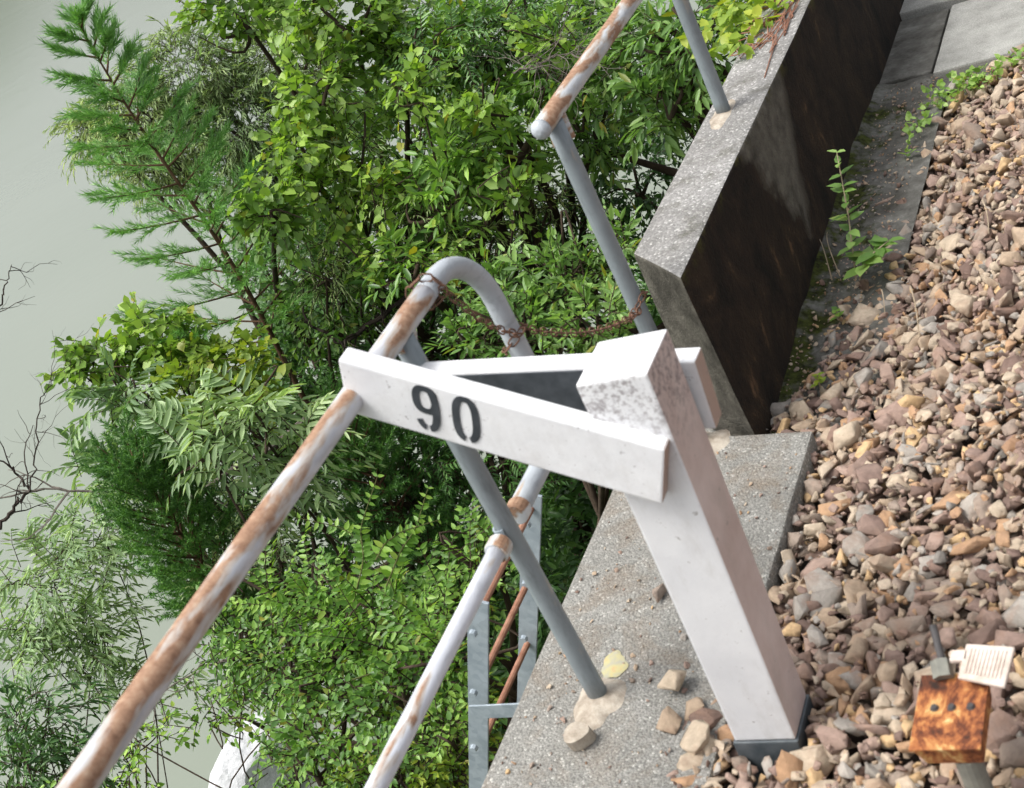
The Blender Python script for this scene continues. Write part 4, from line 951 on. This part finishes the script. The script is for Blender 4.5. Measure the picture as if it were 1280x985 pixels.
conifer('conifer_tree', 'small dark conifer in the shade right of the long rusty rail', (430, 520), 7.6, 7, 1.5, .6, 'N_b', 63, nb=70, needle=.034, nw=.0055, nn=50, sh_n=11, rise=.5, taper_top=.25, ahead=.6, spread=.8)

# ------------------------------------------------------------------ dead branches
def dead(label, pts_px, d, r0, seed, side_n, mat='darkwood', sl=.35, name='dead_branch', fork=True):
    r = np.random.default_rng(seed); Q = np.array([at(px, py, dd) for (px, py, dd) in [(p_[0], p_[1], d) for p_ in pts_px]])
    t = np.linspace(0, 1, len(Q)); tt = np.linspace(0, 1, 26); Q2 = np.stack([np.interp(tt, t, Q[:, k]) for k in range(3)], 1)
    Q2 = Q2 + r.normal(0, .008, Q2.shape)
    parts = [tube(Q2, np.linspace(r0, r0*.25, 26), 6)]
    tg = norm(np.gradient(Q2, axis=0))
    def sub(p_, d_, L_, r1, lvl):
        m_ = 7; pts = [p_]; dd = d_
        for _ in range(m_): dd = norm(dd + r.normal(0, .22, 3)); pts.append(pts[-1] + dd*L_/m_)
        parts.append(tube(pts, np.linspace(r1, r1*.35, m_+1), 4, False))
        if lvl > 0:
            for _ in range(3): k_ = r.integers(1, m_); sub(pts[k_], norm(dd + r.normal(0, .8, 3)), L_*.45, r1*.5, lvl-1)
    for _ in range(side_n):
        k = int(r.integers(3, 25)); sub(Q2[k], norm(tg[k] + r.normal(0, .8, 3)), sl*r.uniform(.5, 1.2), r0*.4, 1)
    o = mesh_obj(name, *merge(parts), M[mat]); tag(o, label, 'branch', 'bare branches over the water'); origin_to(o, Q2[0]); return o
dead('pale bare branch running from the water gap up into the pinnate leaves', [(390, 520), (330, 565), (240, 620), (150, 680 - 72), (110, 613), (42, 612)], 7.4, .016, 1, 8, 'deadwood')
dead('dark forked bare branch entering from the left edge above the pale tree', [(0, 660), (20, 632), (38, 612), (15, 585), (-20, 560)], 7.4, .011, 2, 5)
dead('thin upright bare twig standing up from the dark forked branch', [(38, 612), (44, 560), (52, 500), (70, 470), (95, 440)], 7.4, .0045, 3, 10, sl=.3)
dead('thin bare twig tips at the left edge over open water', [(-10, 400), (0, 380), (8, 350), (14, 330)], 7.6, .006, 4, 5, sl=.3)
dead('curved grey bare twigs arching in the gap under the long rusty rail', [(430, 870), (380, 815), (320, 815), (250, 835), (190, 875)], 6.0, .009, 5, 12, 'deadwood', .3)
dead('thick dark bare branch crossing behind the middle leaves above the white arm', [(560, 330), (500, 380), (430, 430), (380, 400)], 8.0, .022, 6, 10)
dead('tangle of dry brown twigs caught in the leaves left of the rusty rail end', [(640, 90), (670, 80), (700, 70), (730, 60)], 7.0, .006, 7, 26, 'deadwood', .3)

# ------------------------------------------------------------------ undergrowth over the bank
n = 11000; ux = rng.uniform(-8.2, -1.85, n); uy = rng.uniform(-1, 14, n)
k = ~((ux > -3.9) & (uy < 7.0)); ux, uy = ux[k], uy[k]
org = np.stack([ux, uy, zt(ux, uy) + rng.uniform(0, .8, len(ux))], 1); dr = rng.normal(0, .6, org.shape) + [0.1, 0, .9]
(lv, lf), tw = sprays(rng, org, dr, 10, 0.36, .42, .10, 55, 'lance', False, .3, .4)
tag(mesh_obj('undergrowth', lv, lf, M['L_deep']), 'dark leafy undergrowth covering the bank below the trees', 'undergrowth', kind='stuff')
n = 9000; ux = rng.uniform(-3.8, -1.80, n); uy = rng.uniform(1.0, 3.6, n); org = np.stack([ux, uy, zt(ux, uy)], 1)
kk = wob(ux*2.5, uy*2.5) > 0.05; org = org[kk]; dr = rng.normal(0, .5, org.shape) + [0, 0, .8]
(lv, lf), tw = sprays(rng, org, dr, 5, .05, .6, .014, 60, 'ovate', False, .2, .5)
tag(mesh_obj('moss_cover', lv, lf, M['L_lime']), 'yellow green moss and tiny weeds on the ground round the ladder', 'moss', kind='stuff')

# ------------------------------------------------------------------ small plants in the ditch and on the wall
def weed(label, foot, pts, d_or_x, leafL, pairs, seed, mat='L_bright', lwid=.45):
    r = np.random.default_rng(seed); Q = np.array(pts, float); tt = np.linspace(0, 1, 24); t = np.linspace(0, 1, len(Q))
    Q2 = np.stack([np.interp(tt, t, Q[:, k]) for k in range(3)], 1); o = thing('weed_plant', Q2[0], label, 'weed', 'weeds growing along the ballast edge')
    tg = norm(np.gradient(Q2, axis=0)); P_ = []; A_ = []; LL = []
    for k in range(pairs):
        i_ = int(6 + 17*k/max(1, pairs-1)); az = k*1.57*.5 + r.normal(0, .2) + .9
        for sg in (0, math.pi):
            P_.append(Q2[i_]); A_.append(np.array([math.cos(az+sg), math.sin(az+sg), .28]) + r.normal(0, .08, 3)); LL.append(leafL*(1.1 - .5*k/pairs)*r.uniform(.85, 1.1))
    P_ = np.array(P_); A_ = np.array(A_); LL = np.array(LL)
    V, Fc = place_leaves(LT['ovate'], P_, A_, np.tile([0, 0, 1.], (len(P_), 1)) + r.normal(0, .15, P_.shape), LL, LL*lwid)
    mesh_obj('leaves', V, Fc, M[mat], o); mesh_obj('stem', *tube(Q2, np.linspace(.0028, .0014, 24), 6), M['straw'], o)
    return o
f0 = np.array(onz(1070, 350, -2.05)); tp_ = np.array(ony(1046, 190, f0[1] + 0.10))
weed('tall upright weed with paired oval leaves growing from the ditch beside the ballast', None, [f0, f0 + (tp_-f0)*.5 + [.006, 0, 0], tp_], None, .060, 11, 1)
f1 = np.array(onz(1074, 350, -2.03))
weed('leaning weed with large pale green leaves just right of the tall upright weed', None, [f1, f1 + [.035, .03, .05], f1 + [.10, .06, .075]], None, .085, 8, 2, 'L_bright', .5)
f2 = np.array(onz(985, 390, -2.06))
weed('small weed low against the foot of the stained wall', None, [f2, f2 + [.01, 0, .05], f2 + [.02, -.02, .08]], None, .035, 5, 3, 'L_broad', .6)
f3 = np.array(onz(1026, 485, -2.06))
weed('tiny bright weed where the ditch meets the ballast nearest the ledge', None, [f3, f3 + [.0, 0, .03], f3 + [.01, -.01, .05]], None, .026, 4, 4, 'L_lime', .6)
f4 = np.array(onz(1048, 400, -2.06))
weed('small three leaved weed among dry stems below the tall upright weed', None, [f4, f4 + [.0, 0, .02], f4 + [.01, -.01, .04]], None, .03, 3, 5, 'L_broad', .6)
# creeping weeds along the slab edge
pts = []
for (px, py, s_) in ((1155, 148, .02), (1165, 128, .03), (1185, 118, .04), (1205, 112, .03), (1220, 100, .04), (1240, 95, .03), (1140, 170, .015), (1132, 190, .012), (1280, 72, .03), (1262, 84, .02)):
    c_ = onz(px, py, -2.03); 
    for _ in range(int(330*s_)): pts.append(c_ + rng.normal(0, [s_, s_*.8, .008]) )
pts = np.array(pts); dr = rng.normal(0, .5, pts.shape) + [0, -.2, .7]
(lv, lf), tw = sprays(rng, pts, dr, 4, .045, .85, .026, 60, 'ovate', False, .1, .4)
tag(mesh_obj('creeping_weeds', lv, lf, M['L_bright']), 'low creeping green weeds along the edge between slab and ballast', 'weeds', kind='stuff')
# vine on the parapet
pts = []; 
for (px, py, k_) in ((925, 5, 26), (905, 30, 16), (950, 8, 18), (940, 45, 9), (890, 48, 8), (975, 5, 7)):
    c_ = onz(px, py, -1.50)
    for _ in range(k_): pts.append(c_ + rng.normal(0, [.03, .10, .015]))
pts = np.array(pts); dr = rng.normal(0, .7, pts.shape) + [0, 0, .35]
iv = thing('creeper', (-1.5, 4.8, -1.52), 'yellow green creeper with reddish stems crossing the parapet top near the top edge', 'creeper')
(lv, lf), tw = sprays(rng, pts, dr, 3, .07, .62, .055, 60, 'heart', False, .1, .4)
mesh_obj('leaves', lv, lf, M['L_lime'], iv)
st = []
for q_ in range(26):
    y_ = rng.uniform(4.25, 4.95); pth = [(-1.60 + .022*k + rng.normal(0, .004), y_ + .012*k*rng.normal(0, 1) , -1.517 + rng.normal(0, .002)) for k in range(9)]
    st.append(tube(pth, .0022, 4))
mesh_obj('stems', *merge(st), M['rod'], iv)

# dry stems on the ballast and in the ditch
def dry(label, a_px, b_px, z, r0, bend, seed):
    a_ = onz(*a_px, z); b_ = onz(*b_px, z); r = np.random.default_rng(seed)
    o = mesh_obj('dry_stem', *tube(curve(a_, b_, bend, 10), np.linspace(r0, r0*.5, 10), 6), M['straw']); tag(o, label, 'dry stem', 'dry stems lying about'); origin_to(o, a_)
dry('pale curved dry stem lying on the ballast right of the leaning weed', (1138, 358), (1149, 422), -1.975, .0026, (.006, 0, .012), 1)
dry('short pale dry stem high on the ballast near the right edge', (1228, 250), (1236, 292), -1.94, .0024, (.006, 0, .008), 2)
dry('thin brown dry stem on the ballast below the leaning weed', (1102, 362), (1106, 392), -1.99, .0018, (.003, 0, .006), 3)
dry('thin dry stem standing in the ditch left of the tall upright weed', (1040, 350), (1022, 295), -2.03, .0018, (.006, 0, .03), 4)
dry('second thin dry stem in the ditch, crossing the one left of the tall weed', (1050, 345), (1034, 290), -2.03, .0018, (-.006, 0, .03), 5)

# ------------------------------------------------------------------ pale boulder by the water
p = onz(318, 965, WATER + 0.3); bm = bmesh.new(); bmesh.ops.create_icosphere(bm, subdivisions=4, radius=1)
V = np.array([v.co[:] for v in bm.verts]); Fc = [[v.index for v in f.verts] for f in bm.faces]; bm.free()
for _ in range(14):
    d = norm(rng.normal(size=3)); s_ = V @ d; V = V - np.outer(np.maximum(s_ - rng.uniform(.6, .9), 0), d)
V = V*np.array([.42, .75, .55]) + p
o = mesh_obj('pale_boulder', V, Fc, M['rock'], smooth=False); tag(o, 'pale grey boulder at the water edge showing under the leaves at the bottom', 'boulder'); origin_to(o, (p[0], p[1], WATER-.2))
